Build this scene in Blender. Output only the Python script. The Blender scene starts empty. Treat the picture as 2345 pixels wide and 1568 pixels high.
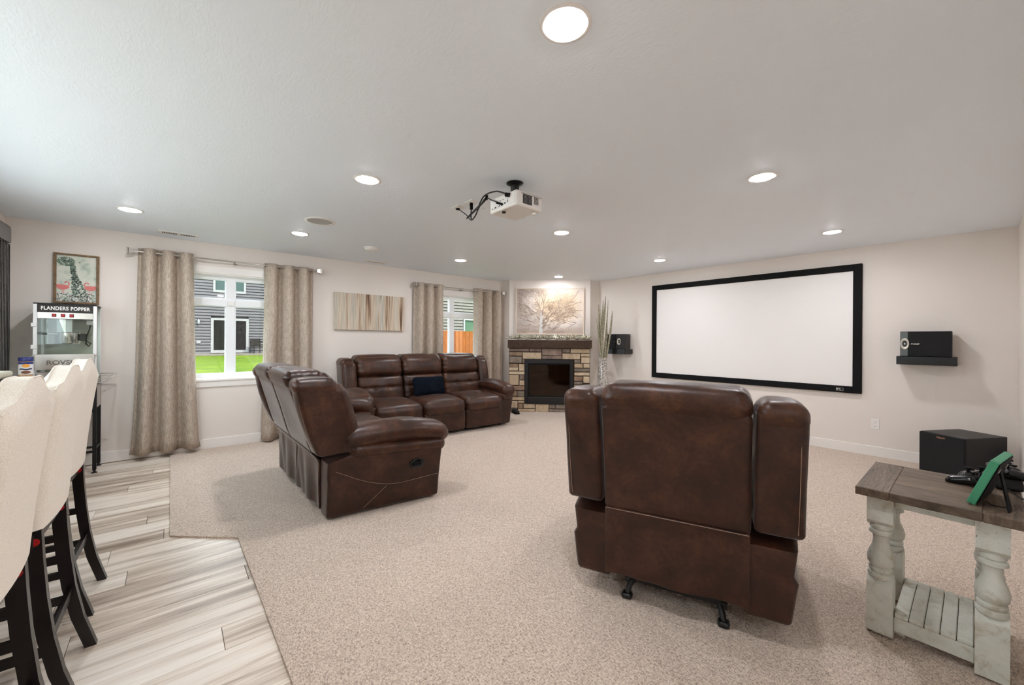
import bpy, math, random
from mathutils import Vector, Matrix, noise
random.seed(7)
SC = bpy.context.scene
COL = SC.collection
R = math.radians

# ------------------------------------------------------------------ camera
FPX, HY, CAMZ, YAW, ROLL = 910.7, 778.9, 1.325, R(49.395), R(0.38)
cam_d = bpy.data.cameras.new('camera'); cam = bpy.data.objects.new('camera', cam_d); COL.objects.link(cam)
cam_d.sensor_width = 36.0; cam_d.lens = 36.0 * FPX / 2345.0
cam_d.shift_y = -(1568 / 2 - HY) / 2345.0
cam_d.clip_start = 0.05; cam_d.clip_end = 300
fw = Vector((math.cos(YAW), math.sin(YAW), 0)); rt = Vector((math.sin(YAW), -math.cos(YAW), 0)); up = Vector((0, 0, 1))
cr, sr = math.cos(ROLL), math.sin(ROLL)
cx_, cy_ = rt * cr + up * sr, up * cr - rt * sr
cam.matrix_world = Matrix(((cx_.x, cy_.x, -fw.x, 0), (cx_.y, cy_.y, -fw.y, 0), (cx_.z, cy_.z, -fw.z, CAMZ), (0, 0, 0, 1)))
SC.camera = cam

# ------------------------------------------------------------------ world, sun, exposure
W = bpy.data.worlds.new('sky'); SC.world = W; W.use_nodes = True
bg = W.node_tree.nodes['Background']; bg.inputs[0].default_value = (0.84, 0.92, 1.0, 1); bg.inputs[1].default_value = 7.0
sun_d = bpy.data.lights.new('sun', 'SUN'); sun = bpy.data.objects.new('sun', sun_d); COL.objects.link(sun)
sun_d.energy = 8.0; sun_d.angle = R(0.6); sun_d.color = (1.0, 0.95, 0.86)
sun.rotation_euler = Vector((-0.30, 0.62, -0.72)).to_track_quat('-Z', 'Y').to_euler()
SC.view_settings.view_transform = 'Standard'; SC.view_settings.look = 'None'
SC.view_settings.exposure = 0.26; SC.view_settings.gamma = 1.0; SC.view_settings.use_curve_mapping = False
SC.cycles.max_bounces = 8; SC.cycles.diffuse_bounces = 7; SC.cycles.glossy_bounces = 4; SC.cycles.transparent_max_bounces = 12
SC.cycles.sample_clamp_indirect = 6.0; SC.cycles.caustics_reflective = False; SC.cycles.caustics_refractive = False
SC.cycles.use_denoising = True; SC.cycles.use_adaptive_sampling = True; SC.cycles.adaptive_threshold = 0.10; SC.cycles.adaptive_min_samples = 12; SC.cycles.use_light_tree = False
CAN = 225.0          # radiance of a ceiling light's lens

# ------------------------------------------------------------------ helpers
def lin(r, g, b):
    f = lambda c: (c / 255 / 12.92) if c / 255 <= 0.04045 else ((c / 255 + 0.055) / 1.055) ** 2.4
    return (f(r), f(g), f(b), 1.0)

class Nodes:
    def __init__(s, name):
        s.m = bpy.data.materials.new(name); s.m.use_nodes = True
        s.t = s.m.node_tree; s.b = s.t.nodes['Principled BSDF']; s.out = s.t.nodes['Material Output']
    def n(s, typ, **kw):
        x = s.t.nodes.new(typ)
        for k, v in kw.items():
            if k.startswith('i_'): x.inputs[k[2:].replace('_', ' ')].default_value = v
            else: setattr(x, k, v)
        return x
    def l(s, a, b): s.t.links.new(a, b)
    def coords(s, scale=(1, 1, 1), kind='Object', rnd=False):
        c = s.n('ShaderNodeTexCoord'); mp = s.n('ShaderNodeMapping'); mp.inputs['Scale'].default_value = scale
        s.l(c.outputs[kind], mp.inputs['Vector'])
        if rnd:
            oi = s.n('ShaderNodeObjectInfo'); mu = s.n('ShaderNodeMath', operation='MULTIPLY'); mu.inputs[1].default_value = 37.0
            s.l(oi.outputs['Random'], mu.inputs[0]); cmb = s.n('ShaderNodeCombineXYZ')
            for i in range(3): s.l(mu.outputs[0], cmb.inputs[i])
            s.l(cmb.outputs[0], mp.inputs['Location'])
        return mp.outputs['Vector']
    def noise(s, vec, scale, detail=4, rough=0.55, dist=0.0):
        x = s.n('ShaderNodeTexNoise'); x.inputs['Scale'].default_value = scale; x.inputs['Detail'].default_value = detail
        x.inputs['Roughness'].default_value = rough; x.inputs['Distortion'].default_value = dist
        s.l(vec, x.inputs['Vector']); return x.outputs['Fac']
    def ramp(s, fac, stops, interp='LINEAR'):
        x = s.n('ShaderNodeValToRGB'); e = x.color_ramp.elements; x.color_ramp.interpolation = interp
        e[0].position, e[0].color = stops[0]; e[1].position, e[1].color = stops[-1]
        for p, c in stops[1:-1]:
            k = e.new(p); k.color = c
        s.l(fac, x.inputs['Fac']); return x.outputs['Color']
    def mix(s, fac, a, b, blend='MIX'):
        x = s.n('ShaderNodeMix', data_type='RGBA', blend_type=blend)
        for v, i in ((fac, 0), (a, 6), (b, 7)):
            if hasattr(v, 'is_linked') or hasattr(v, 'links'): s.l(v, x.inputs[i])
            else: x.inputs[i].default_value = v
        return x.outputs[2]
    def math(s, op, a, b=0.0):
        x = s.n('ShaderNodeMath', operation=op)
        for v, i in ((a, 0), (b, 1)):
            if isinstance(v, (int, float)): x.inputs[i].default_value = v
            else: s.l(v, x.inputs[i])
        return x.outputs[0]
    def bump(s, h, strength, dist):
        x = s.n('ShaderNodeBump'); x.inputs['Strength'].default_value = strength; x.inputs['Distance'].default_value = dist
        s.l(h, x.inputs['Height']); s.l(x.outputs[0], s.b.inputs['Normal']); return x
    def base(s, c):
        if isinstance(c, tuple): s.b.inputs['Base Color'].default_value = c
        else: s.l(c, s.b.inputs['Base Color'])
    def set(s, **kw):
        for k, v in kw.items(): s.b.inputs[k.replace('_', ' ')].default_value = v

def plain(name, rgb, rough=0.5, metal=0.0, vary=0.0, vscale=20, bump=None, rnd=False, spec=None):
    N = Nodes(name); c = lin(*rgb); N.set(Roughness=rough, Metallic=metal)
    if spec is not None: N.b.inputs['Specular IOR Level'].default_value = spec
    if vary or bump: v = N.coords(rnd=rnd)
    if vary:
        f = N.noise(v, vscale, 4)
        N.base(N.ramp(f, [(0.25, tuple(x * (1 - vary) for x in c[:3]) + (1,)), (0.75, tuple(min(1, x * (1 + vary)) for x in c[:3]) + (1,))]))
    else: N.base(c)
    if bump: N.bump(N.noise(v, bump[0], 3), bump[1], bump[2])
    return N.m

def emit(name, rgb, strength):
    N = Nodes(name); N.base((0.9, 0.9, 0.9, 1)); N.set(Roughness=0.4)
    N.b.inputs['Emission Color'].default_value = lin(*rgb); N.b.inputs['Emission Strength'].default_value = strength
    return N.m

def glass(name, tint=(1, 1, 1), gloss=0.08, rough=0.02):
    N = Nodes(name); N.t.nodes.remove(N.b)
    tr = N.n('ShaderNodeBsdfTransparent'); tr.inputs[0].default_value = tint + (1,)
    gl = N.n('ShaderNodeBsdfGlossy'); gl.inputs['Roughness'].default_value = rough
    mx = N.n('ShaderNodeMixShader'); mx.inputs[0].default_value = gloss
    N.l(tr.outputs[0], mx.inputs[1]); N.l(gl.outputs[0], mx.inputs[2]); N.l(mx.outputs[0], N.out.inputs[0])
    return N.m

class MB:
    def __init__(s): s.v = []; s.f = []
    def add(s, vs, fs):
        o = len(s.v); s.v += [tuple(p) for p in vs]; s.f += [tuple(i + o for i in f) for f in fs]; return s
    def box(s, x0, x1, y0, y1, z0, z1, ch=0.0):
        if ch <= 0:
            return s.add([(x0, y0, z0), (x1, y0, z0), (x1, y1, z0), (x0, y1, z0), (x0, y0, z1), (x1, y0, z1), (x1, y1, z1), (x0, y1, z1)],
                         [(3, 2, 1, 0), (4, 5, 6, 7), (0, 1, 5, 4), (1, 2, 6, 5), (2, 3, 7, 6), (3, 0, 4, 7)])
        pts = []
        for sx, X in ((-1, x0), (1, x1)):
            for sy, Y in ((-1, y0), (1, y1)):
                for sz, Z in ((-1, z0), (1, z1)):
                    pts += [(X, Y - sy * ch, Z - sz * ch), (X - sx * ch, Y, Z - sz * ch), (X - sx * ch, Y - sy * ch, Z)]
        i = lambda a, b, c, k: ((a * 2 + b) * 2 + c) * 3 + k
        F = []
        for a in (0, 1): F.append((i(a, 0, 0, 0), i(a, 1, 0, 0), i(a, 1, 1, 0), i(a, 0, 1, 0)))
        for b in (0, 1): F.append((i(0, b, 0, 1), i(1, b, 0, 1), i(1, b, 1, 1), i(0, b, 1, 1)))
        for c in (0, 1): F.append((i(0, 0, c, 2), i(1, 0, c, 2), i(1, 1, c, 2), i(0, 1, c, 2)))
        for a in (0, 1):
            for b in (0, 1): F.append((i(a, b, 0, 0), i(a, b, 0, 1), i(a, b, 1, 1), i(a, b, 1, 0)))
            for c in (0, 1): F.append((i(a, 0, c, 0), i(a, 0, c, 2), i(a, 1, c, 2), i(a, 1, c, 0)))
        for b in (0, 1):
            for c in (0, 1): F.append((i(0, b, c, 1), i(0, b, c, 2), i(1, b, c, 2), i(1, b, c, 1)))
        for a in (0, 1):
            for b in (0, 1):
                for c in (0, 1): F.append((i(a, b, c, 0), i(a, b, c, 1), i(a, b, c, 2)))
        return s.add(pts, F)
    def prism(s, poly, a0, a1, axis='x'):
        mk = {'x': lambda a, p: (a, p[0], p[1]), 'y': lambda a, p: (p[0], a, p[1]), 'z': lambda a, p: (p[0], p[1], a)}[axis]
        n = len(poly); vs = [mk(a0, p) for p in poly] + [mk(a1, p) for p in poly]
        return s.add(vs, [tuple(range(n))[::-1], tuple(range(n, 2 * n))] + [(i, (i + 1) % n, n + (i + 1) % n, n + i) for i in range(n)])
    def lathe(s, prof, c=(0, 0, 0), seg=24, axis='z'):
        vs, fs = [], []; n = len(prof)
        for k in range(seg):
            a = 2 * math.pi * k / seg; ca, sa = math.cos(a), math.sin(a)
            for r, h in prof:
                p = {'z': (r * ca, r * sa, h), 'y': (r * ca, h, r * sa), 'x': (h, r * ca, r * sa)}[axis]
                vs.append((p[0] + c[0], p[1] + c[1], p[2] + c[2]))
        for k in range(seg):
            k2 = (k + 1) % seg
            for j in range(n - 1): fs.append((k * n + j, k2 * n + j, k2 * n + j + 1, k * n + j + 1))
        fs.append(tuple(k * n for k in range(seg))[::-1]); fs.append(tuple(k * n + n - 1 for k in range(seg)))
        return s.add(vs, fs)
    def tube(s, pts, r, seg=8, rs=None):
        pts = [Vector(p) for p in pts]; vs, fs = [], []; prev = None
        for i, p in enumerate(pts):
            t = (pts[min(i + 1, len(pts) - 1)] - pts[max(i - 1, 0)]).normalized()
            if prev is None: prev = t.orthogonal().normalized()
            a = (prev - t * prev.dot(t)).normalized(); prev = a; b = t.cross(a)
            rr = rs[i] if rs else r
            for k in range(seg):
                q = 2 * math.pi * k / seg; vs.append(p + (a * math.cos(q) + b * math.sin(q)) * rr)
        for i in range(len(pts) - 1):
            for k in range(seg): fs.append((i * seg + k, i * seg + (k + 1) % seg, (i + 1) * seg + (k + 1) % seg, (i + 1) * seg + k))
        fs.append(tuple(range(seg))[::-1]); fs.append(tuple((len(pts) - 1) * seg + k for k in range(seg)))
        return s.add(vs, fs)
    def soft(s, x0, x1, y0, y1, z0, z1, r=0.04, n=7, m=3, bulge=(0, 0, 0), fn=None, rough=0.0):
        c = Vector(((x0 + x1) / 2, (y0 + y1) / 2, (z0 + z1) / 2)); h = Vector(((x1 - x0) / 2, (y1 - y0) / 2, (z1 - z0) / 2))
        r = min(r, h.x * .98, h.y * .98, h.z * .98)
        def samp(hh):
            core = hh - r; o = [-(core + r * math.tan(math.pi / 4 * (1 - j / m))) for j in range(m)]
            inn = [-core + 2 * core * j / n for j in range(n + 1)]
            return o + inn + [-x for x in o[::-1]]
        S = [samp(h.x), samp(h.y), samp(h.z)]; idx = {}; vs, fs = [], []
        def vert(q):
            k = tuple(round(t, 5) for t in q)
            if k in idx: return idx[k]
            core = Vector([max(-(h[i] - r), min(h[i] - r, q[i])) for i in range(3)]); d = Vector(q) - core
            p = core + (d.normalized() * r if d.length > 1e-9 else d)
            u = [max(-1, min(1, p[i] / h[i])) for i in range(3)]
            p = Vector((p.x + bulge[0] * u[0] * (1 - u[1] ** 2) * (1 - u[2] ** 2), p.y + bulge[1] * u[1] * (1 - u[0] ** 2) * (1 - u[2] ** 2),
                        p.z + bulge[2] * u[2] * (1 - u[0] ** 2) * (1 - u[1] ** 2))) + c
            if rough: p += noise.noise_vector(p * 9.0) * rough
            if fn: p = Vector(fn(p.x, p.y, p.z))
            idx[k] = len(vs); vs.append(p); return idx[k]
        for ax in range(3):
            a, b = [(1, 2), (2, 0), (0, 1)][ax]
            for sg in (-1, 1):
                A, B = S[a], S[b]
                for i in range(len(A) - 1):
                    for j in range(len(B) - 1):
                        q = []
                        for ii, jj in ((i, j), (i + 1, j), (i + 1, j + 1), (i, j + 1)):
                            t = [0, 0, 0]; t[ax] = sg * h[ax]; t[a] = A[ii]; t[b] = B[jj]; q.append(vert(t))
                        fs.append(tuple(q) if sg > 0 else tuple(q[::-1]))
        return s.add(vs, fs)
    def build(s, name, mat=None, parent=None, smooth=None, loc=None, rot=None):
        me = bpy.data.meshes.new(name); me.from_pydata([tuple(p) for p in s.v], [], s.f); me.validate()
        import bmesh
        bm = bmesh.new(); bm.from_mesh(me); bmesh.ops.recalc_face_normals(bm, faces=bm.faces); bm.to_mesh(me); bm.free()
        if smooth is not None:
            me.polygons.foreach_set('use_smooth', [True] * len(me.polygons)); me.set_sharp_from_angle(angle=R(smooth))
        o = bpy.data.objects.new(name, me); COL.objects.link(o)
        if mat: me.materials.append(mat)
        if parent: o.parent = parent
        if loc: o.location = loc
        if rot: o.rotation_euler = rot
        return o

def tag(o, label=None, cat=None, group=None, kind=None):
    for k, v in (('label', label), ('category', cat), ('group', group), ('kind', kind)):
        if v: o[k] = v
    return o
def empty(name, loc=(0, 0, 0), rz=0.0, label=None, cat=None, group=None):
    o = bpy.data.objects.new(name, None); COL.objects.link(o); o.location = loc; o.rotation_euler = (0, 0, rz); o.empty_display_size = .1
    return tag(o, label, cat, group)
def copy_tree(o, parent=None):
    c = o.copy(); COL.objects.link(c); c.parent = parent
    for ch in o.children: copy_tree(ch, c)
    return c
def struct(o): return tag(o, kind='structure')
def text(name, body, size, mat, parent, loc, rot, ext=0.001, offset=0.0, align='CENTER', xs=1.0, shear=0, space=1.0):
    cu = bpy.data.curves.new(name, 'FONT'); cu.body = body; cu.size = size; cu.extrude = ext; cu.offset = offset; cu.align_x = align; cu.align_y = 'CENTER'; cu.shear = shear; cu.space_character = space
    tmp = bpy.data.objects.new(name + '_outline', cu); COL.objects.link(tmp)
    me = bpy.data.meshes.new_from_object(tmp.evaluated_get(bpy.context.evaluated_depsgraph_get())); me.name = name
    bpy.data.objects.remove(tmp); bpy.data.curves.remove(cu)
    me.materials.clear(); me.materials.append(mat)
    o = bpy.data.objects.new(name, me); COL.objects.link(o); o.parent = parent; o.location = loc; o.rotation_euler = rot; o.scale = (xs, 1, 1)
    return o

# ------------------------------------------------------------------ materials
def m_wall(name, rgb):
    N = Nodes(name); v = N.coords(); c = lin(*rgb)
    N.base(N.ramp(N.noise(v, 1.5, 3), [(0.3, tuple(x * .985 for x in c[:3]) + (1,)), (0.7, c)])); N.set(Roughness=0.62)
    N.b.inputs['Specular IOR Level'].default_value = 0.3
    N.bump(N.noise(v, 160, 3), 0.12, 0.004); return N.m
M_WALL = m_wall('greige_wall_paint', (230, 222, 214))
def m_ceiling():
    N = Nodes('textured_ceiling_paint'); N.base(lin(238, 245, 253)); N.set(Roughness=0.6)
    N.b.inputs['Specular IOR Level'].default_value = 0.22
    v = N.coords(); d = N.noise(v, 3.2, 2, 0.5, 0.0)
    st = N.n('ShaderNodeTexNoise'); st.inputs['Scale'].default_value = 42; st.inputs['Detail'].default_value = 5; st.inputs['Distortion'].default_value = 1.6
    mp = N.n('ShaderNodeMapping'); mp.inputs['Scale'].default_value = (1.0, 0.33, 1); N.l(v, mp.inputs[0])
    vr = N.n('ShaderNodeVectorRotate', rotation_type='Z_AXIS'); N.l(mp.outputs[0], vr.inputs['Vector'])
    vo = N.n('ShaderNodeTexVoronoi'); vo.inputs['Scale'].default_value = 2.6; N.l(v, vo.inputs['Vector'])
    sp = N.n('ShaderNodeSeparateColor'); N.l(vo.outputs['Color'], sp.inputs[0])
    N.l(N.math('MULTIPLY', sp.outputs[0], 2.2), vr.inputs['Angle']); N.l(vr.outputs[0], st.inputs['Vector'])
    h = N.math('MULTIPLY', st.outputs['Fac'], N.math('ADD', N.math('MULTIPLY', d, 1.6), -0.35))
    N.bump(h, 0.25, 0.012); return N.m
M_CEIL = m_ceiling()
M_TRIM = plain('white_trim_paint', (236, 232, 227), 0.35)
M_VINYL = plain('white_vinyl', (238, 241, 243), 0.35)
M_WHITE = plain('white_plastic', (236, 234, 230), 0.4)
M_BLACK = plain('black_satin', (16, 16, 17), 0.45)
M_BLACKM = plain('black_matte', (9, 9, 10), 0.75, spec=0.25)
M_CHROME = plain('chrome', (225, 224, 222), 0.16, 1.0)
M_NICKEL = plain('brushed_nickel', (190, 185, 178), 0.32, 1.0)
M_STEEL = plain('stainless_steel', (196, 190, 182), 0.3, 1.0, bump=(300, 0.05, 0.001))
M_ALU = plain('white_aluminium', (232, 232, 230), 0.35, 0.15)
M_GLASS = glass('window_glass', (0.97, 1.0, 0.995), 0.06)
M_SHOW = glass('display_glass', (0.93, 0.96, 0.94), 0.03)
M_RED = plain('red_plastic', (176, 22, 24), 0.35)
def m_carpet():
    N = Nodes('beige_carpet'); v = N.coords()
    vr = N.coords((190, 70, 60)); vr2 = N.coords((85, 210, 60))
    a = N.noise(vr, 1.0, 2, .6); b = N.noise(vr2, 1.0, 2, .6); f = N.math('MULTIPLY', N.math('ADD', a, b), 0.5)
    c = N.ramp(f, [(0.36, lin(146, 127, 111)), (0.47, lin(200, 181, 164)), (0.60, lin(234, 217, 200))])
    big = N.noise(v, 1.4, 3); c = N.mix(N.math('MULTIPLY', big, .2), c, lin(208, 190, 176))
    N.base(c); N.set(Roughness=0.95); N.b.inputs['Specular IOR Level'].default_value = 0.1
    N.b.inputs['Sheen Weight'].default_value = 0.25; N.b.inputs['Sheen Roughness'].default_value = 0.5
    N.bump(f, 0.8, 0.012); return N.m
M_CARPET = m_carpet()
def m_plank():
    N = Nodes('grey_oak_plank'); v = N.coords((1.1, 16, 6), rnd=True)
    g = N.noise(v, 1.0, 6, .62, .35); v2 = N.coords((5, 110, 40), rnd=True); fine = N.noise(v2, 1.0, 3)
    oi = N.n('ShaderNodeObjectInfo')
    g2 = N.math('ADD', N.math('MULTIPLY', g, 0.82), N.math('MULTIPLY', fine, 0.18))
    g3 = N.math('ADD', g2, N.math('MULTIPLY', N.math('SUBTRACT', oi.outputs['Random'], 0.5), 0.22))
    c = N.ramp(g3, [(0.28, lin(134, 116, 100)), (0.42, lin(188, 172, 154)), (0.55, lin(226, 213, 197)), (0.72, lin(242, 234, 223))])
    N.base(c); N.set(Roughness=0.36); N.b.inputs['Specular IOR Level'].default_value = 0.5
    N.bump(fine, 0.12, 0.004); return N.m
M_PLANK = m_plank()
def m_leather(name, a, b, c, rough=0.35, sheen=0.14):
    N = Nodes(name); v = N.coords(); f = N.noise(v, 6.5, 6, .65, .3); f2 = N.noise(v, 55, 4)
    k = N.math('ADD', N.math('MULTIPLY', f, .75), N.math('MULTIPLY', f2, .25))
    N.base(N.ramp(k, [(0.33, lin(*a)), (0.5, lin(*b)), (0.68, lin(*c))]))
    N.b.inputs['Specular IOR Level'].default_value = 0.38; N.b.inputs['Coat Weight'].default_value = 0.06; N.b.inputs['Coat Roughness'].default_value = 0.3; N.b.inputs['Sheen Weight'].default_value = sheen; N.b.inputs['Sheen Roughness'].default_value = 0.3
    N.l(N.math('ADD', N.math('MULTIPLY', f, 0.25), rough - 0.1), N.b.inputs['Roughness'])
    cr = N.noise(N.coords((1, 1, 1)), 24, 5, .6, .8); gr = N.noise(v, 190, 2)
    N.bump(N.math('ADD', N.math('MULTIPLY', cr, 1.0), N.math('MULTIPLY', gr, 0.15)), 0.13, 0.010); return N.m
M_LEATHER = m_leather('brown_leather', (38, 20, 12), (60, 34, 21), (90, 55, 36))
M_LEATHER_D = m_leather('dark_brown_leather', (35, 19, 12), (55, 31, 20), (80, 48, 33), sheen=.42)
M_STITCH = plain('tan_thread', (150, 124, 104), 0.7)
def m_fabric(name, a, b, sx, sz, rough=0.9, bumpd=0.004, wv=0.0):
    N = Nodes(name); v = N.coords((sx, sx, sz)); v2 = N.coords((sz, sz, sx)); f = N.math('ADD', N.math('MULTIPLY', N.noise(v, 1, 3), .5 + wv), N.math('MULTIPLY', N.noise(v2, 1, 3), .5 - wv))
    N.base(N.ramp(f, [(0.38, lin(*a)), (0.62, lin(*b))])); N.set(Roughness=rough); N.b.inputs['Specular IOR Level'].default_value = 0.2
    N.bump(f, 0.35, bumpd); return N.m
M_CURTAIN = m_fabric('taupe_linen', (150, 136, 122), (204, 190, 174), 330, 16, wv=.22)
M_CREAM = m_fabric('cream_linen', (230, 220, 205), (247, 240, 229), 420, 420, bumpd=0.002)
M_ESPRESSO = plain('espresso_wood', (20, 12, 12), 0.32)
M_MANTEL = plain('dark_stained_wood', (74, 58, 47), 0.6, spec=.15, vary=0.25, vscale=14, bump=(30, .2, .004))

# ------------------------------------------------------------------ room shell
CEIL, YL, XR, XL, YN, YB = 2.468, 6.003, 6.252, -1.20, -0.268, -3.6
w1 = (-0.09, 1.21, 0.83, 2.11); w2 = (3.16, 4.44, 0.83, 2.11)      # window openings x0,x1,z0,z1
mb = MB()
xs = [XL - .15, w1[0], w1[1], w2[0], w2[1], XR + .15]
mb.box(xs[0], xs[5], YL, YL + .16, -.05, w1[2]); mb.box(xs[0], xs[5], YL, YL + .16, w1[3], CEIL + .05)
for a, b in ((0, 1), (2, 3), (4, 5)): mb.box(xs[a], xs[b], YL, YL + .16, w1[2], w1[3])
struct(mb.build('wall_window', M_WALL))
struct(MB().box(XR, XR + .15, YN - .15, YL + .15, -.05, CEIL + .05).build('wall_right', M_WALL))
struct(MB().box(1.3, XR + .1, YN - .12, YN, -.05, CEIL + .05).build('wall_near', M_WALL))
struct(MB().box(1.18, 1.3, YB, YN, -.05, CEIL + .05).build('wall_hall', M_WALL))
w3 = (1.5, 4.7, 1.16, 2.14)                                       # opening in the left wall: y0,y1,z0,z1
mb = MB().box(XL - .15, XL, YB, w3[0], -.05, CEIL + .05); mb.box(XL - .15, XL, w3[1], YL + .15, -.05, CEIL + .05)
mb.box(XL - .15, XL, w3[0], w3[1], -.05, w3[2]); mb.box(XL - .15, XL, w3[0], w3[1], w3[3], CEIL + .05)
struct(mb.build('wall_left', M_WALL))
struct(MB().box(XL - .1, 1.3, YB - .15, YB, -.05, CEIL + .05).build('wall_back', M_WALL))
ch = [(4.90, YL + .02), (4.90, 5.80), (5.98, 4.72), (XR + .02, 4.72), (XR + .02, YL + .02)]
struct(MB().prism(ch, -.02, CEIL + .02, 'z').build('wall_chimney', M_WALL))
struct(MB().box(XL - .15, XR + .15, YB - .15, YL + .16, CEIL, CEIL + .12).build('ceiling', M_CEIL))

# floor: slab, planks and carpet
floor = struct(MB().box(XL - .15, XR + .15, YB - .15, YL + .16, -.10, -.02).build('floor', plain('concrete', (150, 142, 132), .9)))
PW, PL = 0.178, 1.22
full = None
row = 0; y = YL - .002
while y > -1.2:
    off = (row * 0.457 + (0.21 if row % 3 == 1 else 0)) % PL
    x = XL - off
    while x < 0.42:
        a, b = max(x, XL + .002), min(x + PL, 0.5)
        if b - a > .03:
            Lx, wd = b - a - .002, PW - .0015
            if full and abs(Lx - (PL - .002)) < 1e-4:
                o = full.copy(); COL.objects.link(o)
            else:
                o = MB().box(-Lx / 2, Lx / 2, -wd / 2, wd / 2, -.012, 0, .0012).build('plank', M_PLANK)
                if abs(Lx - (PL - .002)) < 1e-4: full = o
            o.parent = floor; o.location = ((a + b) / 2, y - PW / 2, -.008)
        x += PL
    row += 1; y -= PW
struct(MB().box(XL, .5, YB, y, -.02, -.008).build('floor_hall', M_PLANK))
cp = [(0.0, YL), (0.0, 3.505), (0.345, 3.185), (0.362, 1.6), (0.362, YB), (1.2, YB), (1.2, YN), (XR, YN), (XR, YL)]
struct(MB().prism(cp, -.02, 0.004, 'z').build('floor_carpet', M_CARPET))

# baseboards
def baseb(name, x0, x1, y0, y1): return struct(MB().box(x0, x1, y0, y1, .0, .115, .003).build(name, M_TRIM))
baseb('baseboard_window', XL, 4.90, YL - .014, YL)
baseb('baseboard_right', XR - .014, XR, YN, 4.72)
baseb('baseboard_near', 1.3, XR - .014, YN, YN + .014)
baseb('baseboard_left', XL, XL + .014, YB, YL - .014)
baseb('baseboard_chimney', 5.98, XR - .014, 4.706, 4.72)
# flat grey valance box on the left wall
v = empty('valance_box', (XL, 0, 0), 0, 'flat grey valance box high on the dark wall beyond the bar', 'valance')
MB().box(0, .06, 3.6, 5.88, 2.20, 2.335, .004).build('front_board', plain('grey_painted_wood', (126, 124, 122), .5), v)
MB().box(0, .058, 3.6, 5.87, 2.335, 2.35).build('top_board', bpy.data.materials['grey_painted_wood'], v)

DP = empty('blind_stack', (XL + .035, 5.62, .04), 0, 'stack of grey vertical blind vanes under the valance box', 'vertical blind')
for k in range(16):
    MB().box(-.0008, .0008, -.044, .044, 0, 2.155).build('vane', plain('grey_vane', (158, 156, 153), .7) if k == 0 else bpy.data.materials['grey_vane'], DP, None, (0, -.34 + k * .043, 0), (0, 0, R(24)))

# windows
def window(n, x0, x1, z0, z1, mx, side=False):
    t = struct(empty('window_%d' % n, (XL, (x0 + x1) / 2, z0) if side else ((x0 + x1) / 2, YL, z0), R(90) if side else 0))
    o = -(x0 + x1) / 2; hx = (x1 - x0) / 2; H = z1 - z0; mxx = mx + o
    def part(name, boxes, m=M_VINYL):
        b = MB()
        for q in boxes: b.box(*q)
        return b.build(name, m, t)
    # interior casing, sill and jamb liner
    part('casing', [(-hx - .085, hx + .085, -.018, .0, H, H + .085), (-hx - .085, -hx, -.018, 0, -.0, H), (hx, hx + .085, -.018, 0, -.0, H)], M_TRIM)
    part('sill', [(-hx - .1, hx + .1, -.026, .0, -.02, .0), (-hx - .085, hx + .085, -.016, 0, -.09, -.02)], M_TRIM)
    part('jamb', [(-hx, -hx + .012, 0, .10, 0, H), (hx - .012, hx, 0, .10, 0, H), (-hx + .012, hx - .012, 0, .10, H - .012, H), (-hx + .012, hx - .012, 0, .10, 0, .012)], M_TRIM)
    f0, f1 = .085, .15; fr = .055; zt = H * .70
    part('window_frame', [(-hx, -hx + fr, f0, f1, 0, H), (hx - fr, hx, f0, f1, 0, H), (-hx + fr, hx - fr, f0, f1, 0, fr), (-hx + fr, hx - fr, f0, f1, H - fr, H)])
    part('mullion', [(mxx - .045, mxx + .045, f0, f1, fr, H - fr)])
    part('transom_bar', [(-hx + fr, mxx - .045, f0 - .005, f1, zt, zt + .085), (mxx + .045, hx - fr, f0 - .005, f1, zt, zt + .085)])
    part('latch', [(mxx - .03, mxx + .03, f0 - .03, f0, zt + .01, zt + .06)], M_WHITE)
    for a, b in ((-hx + fr, mxx - .045), (mxx + .045, hx - fr)):
        for c, d in ((fr, zt), (zt + .085, H - fr)):
            p = part('pane', [(a, b, .11, .116, c, d)], M_GLASS)
            e = .012
            b_ = MB(); b_.box(a, a + e, .10, .125, c, d); b_.box(b - e, b, .10, .125, c, d); b_.box(a + e, b - e, .10, .125, c, c + e); b_.box(a + e, b - e, .10, .125, d - e, d); b_.build('sash', M_VINYL, p)
window(1, *w1[:2], w1[2], w1[3], 0.565)
window(2, *w2[:2], w2[2], w2[3], 3.80)
window(3, *w3, 3.1, True)  # unseen window inferred from the valance, added and widened for its light

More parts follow.
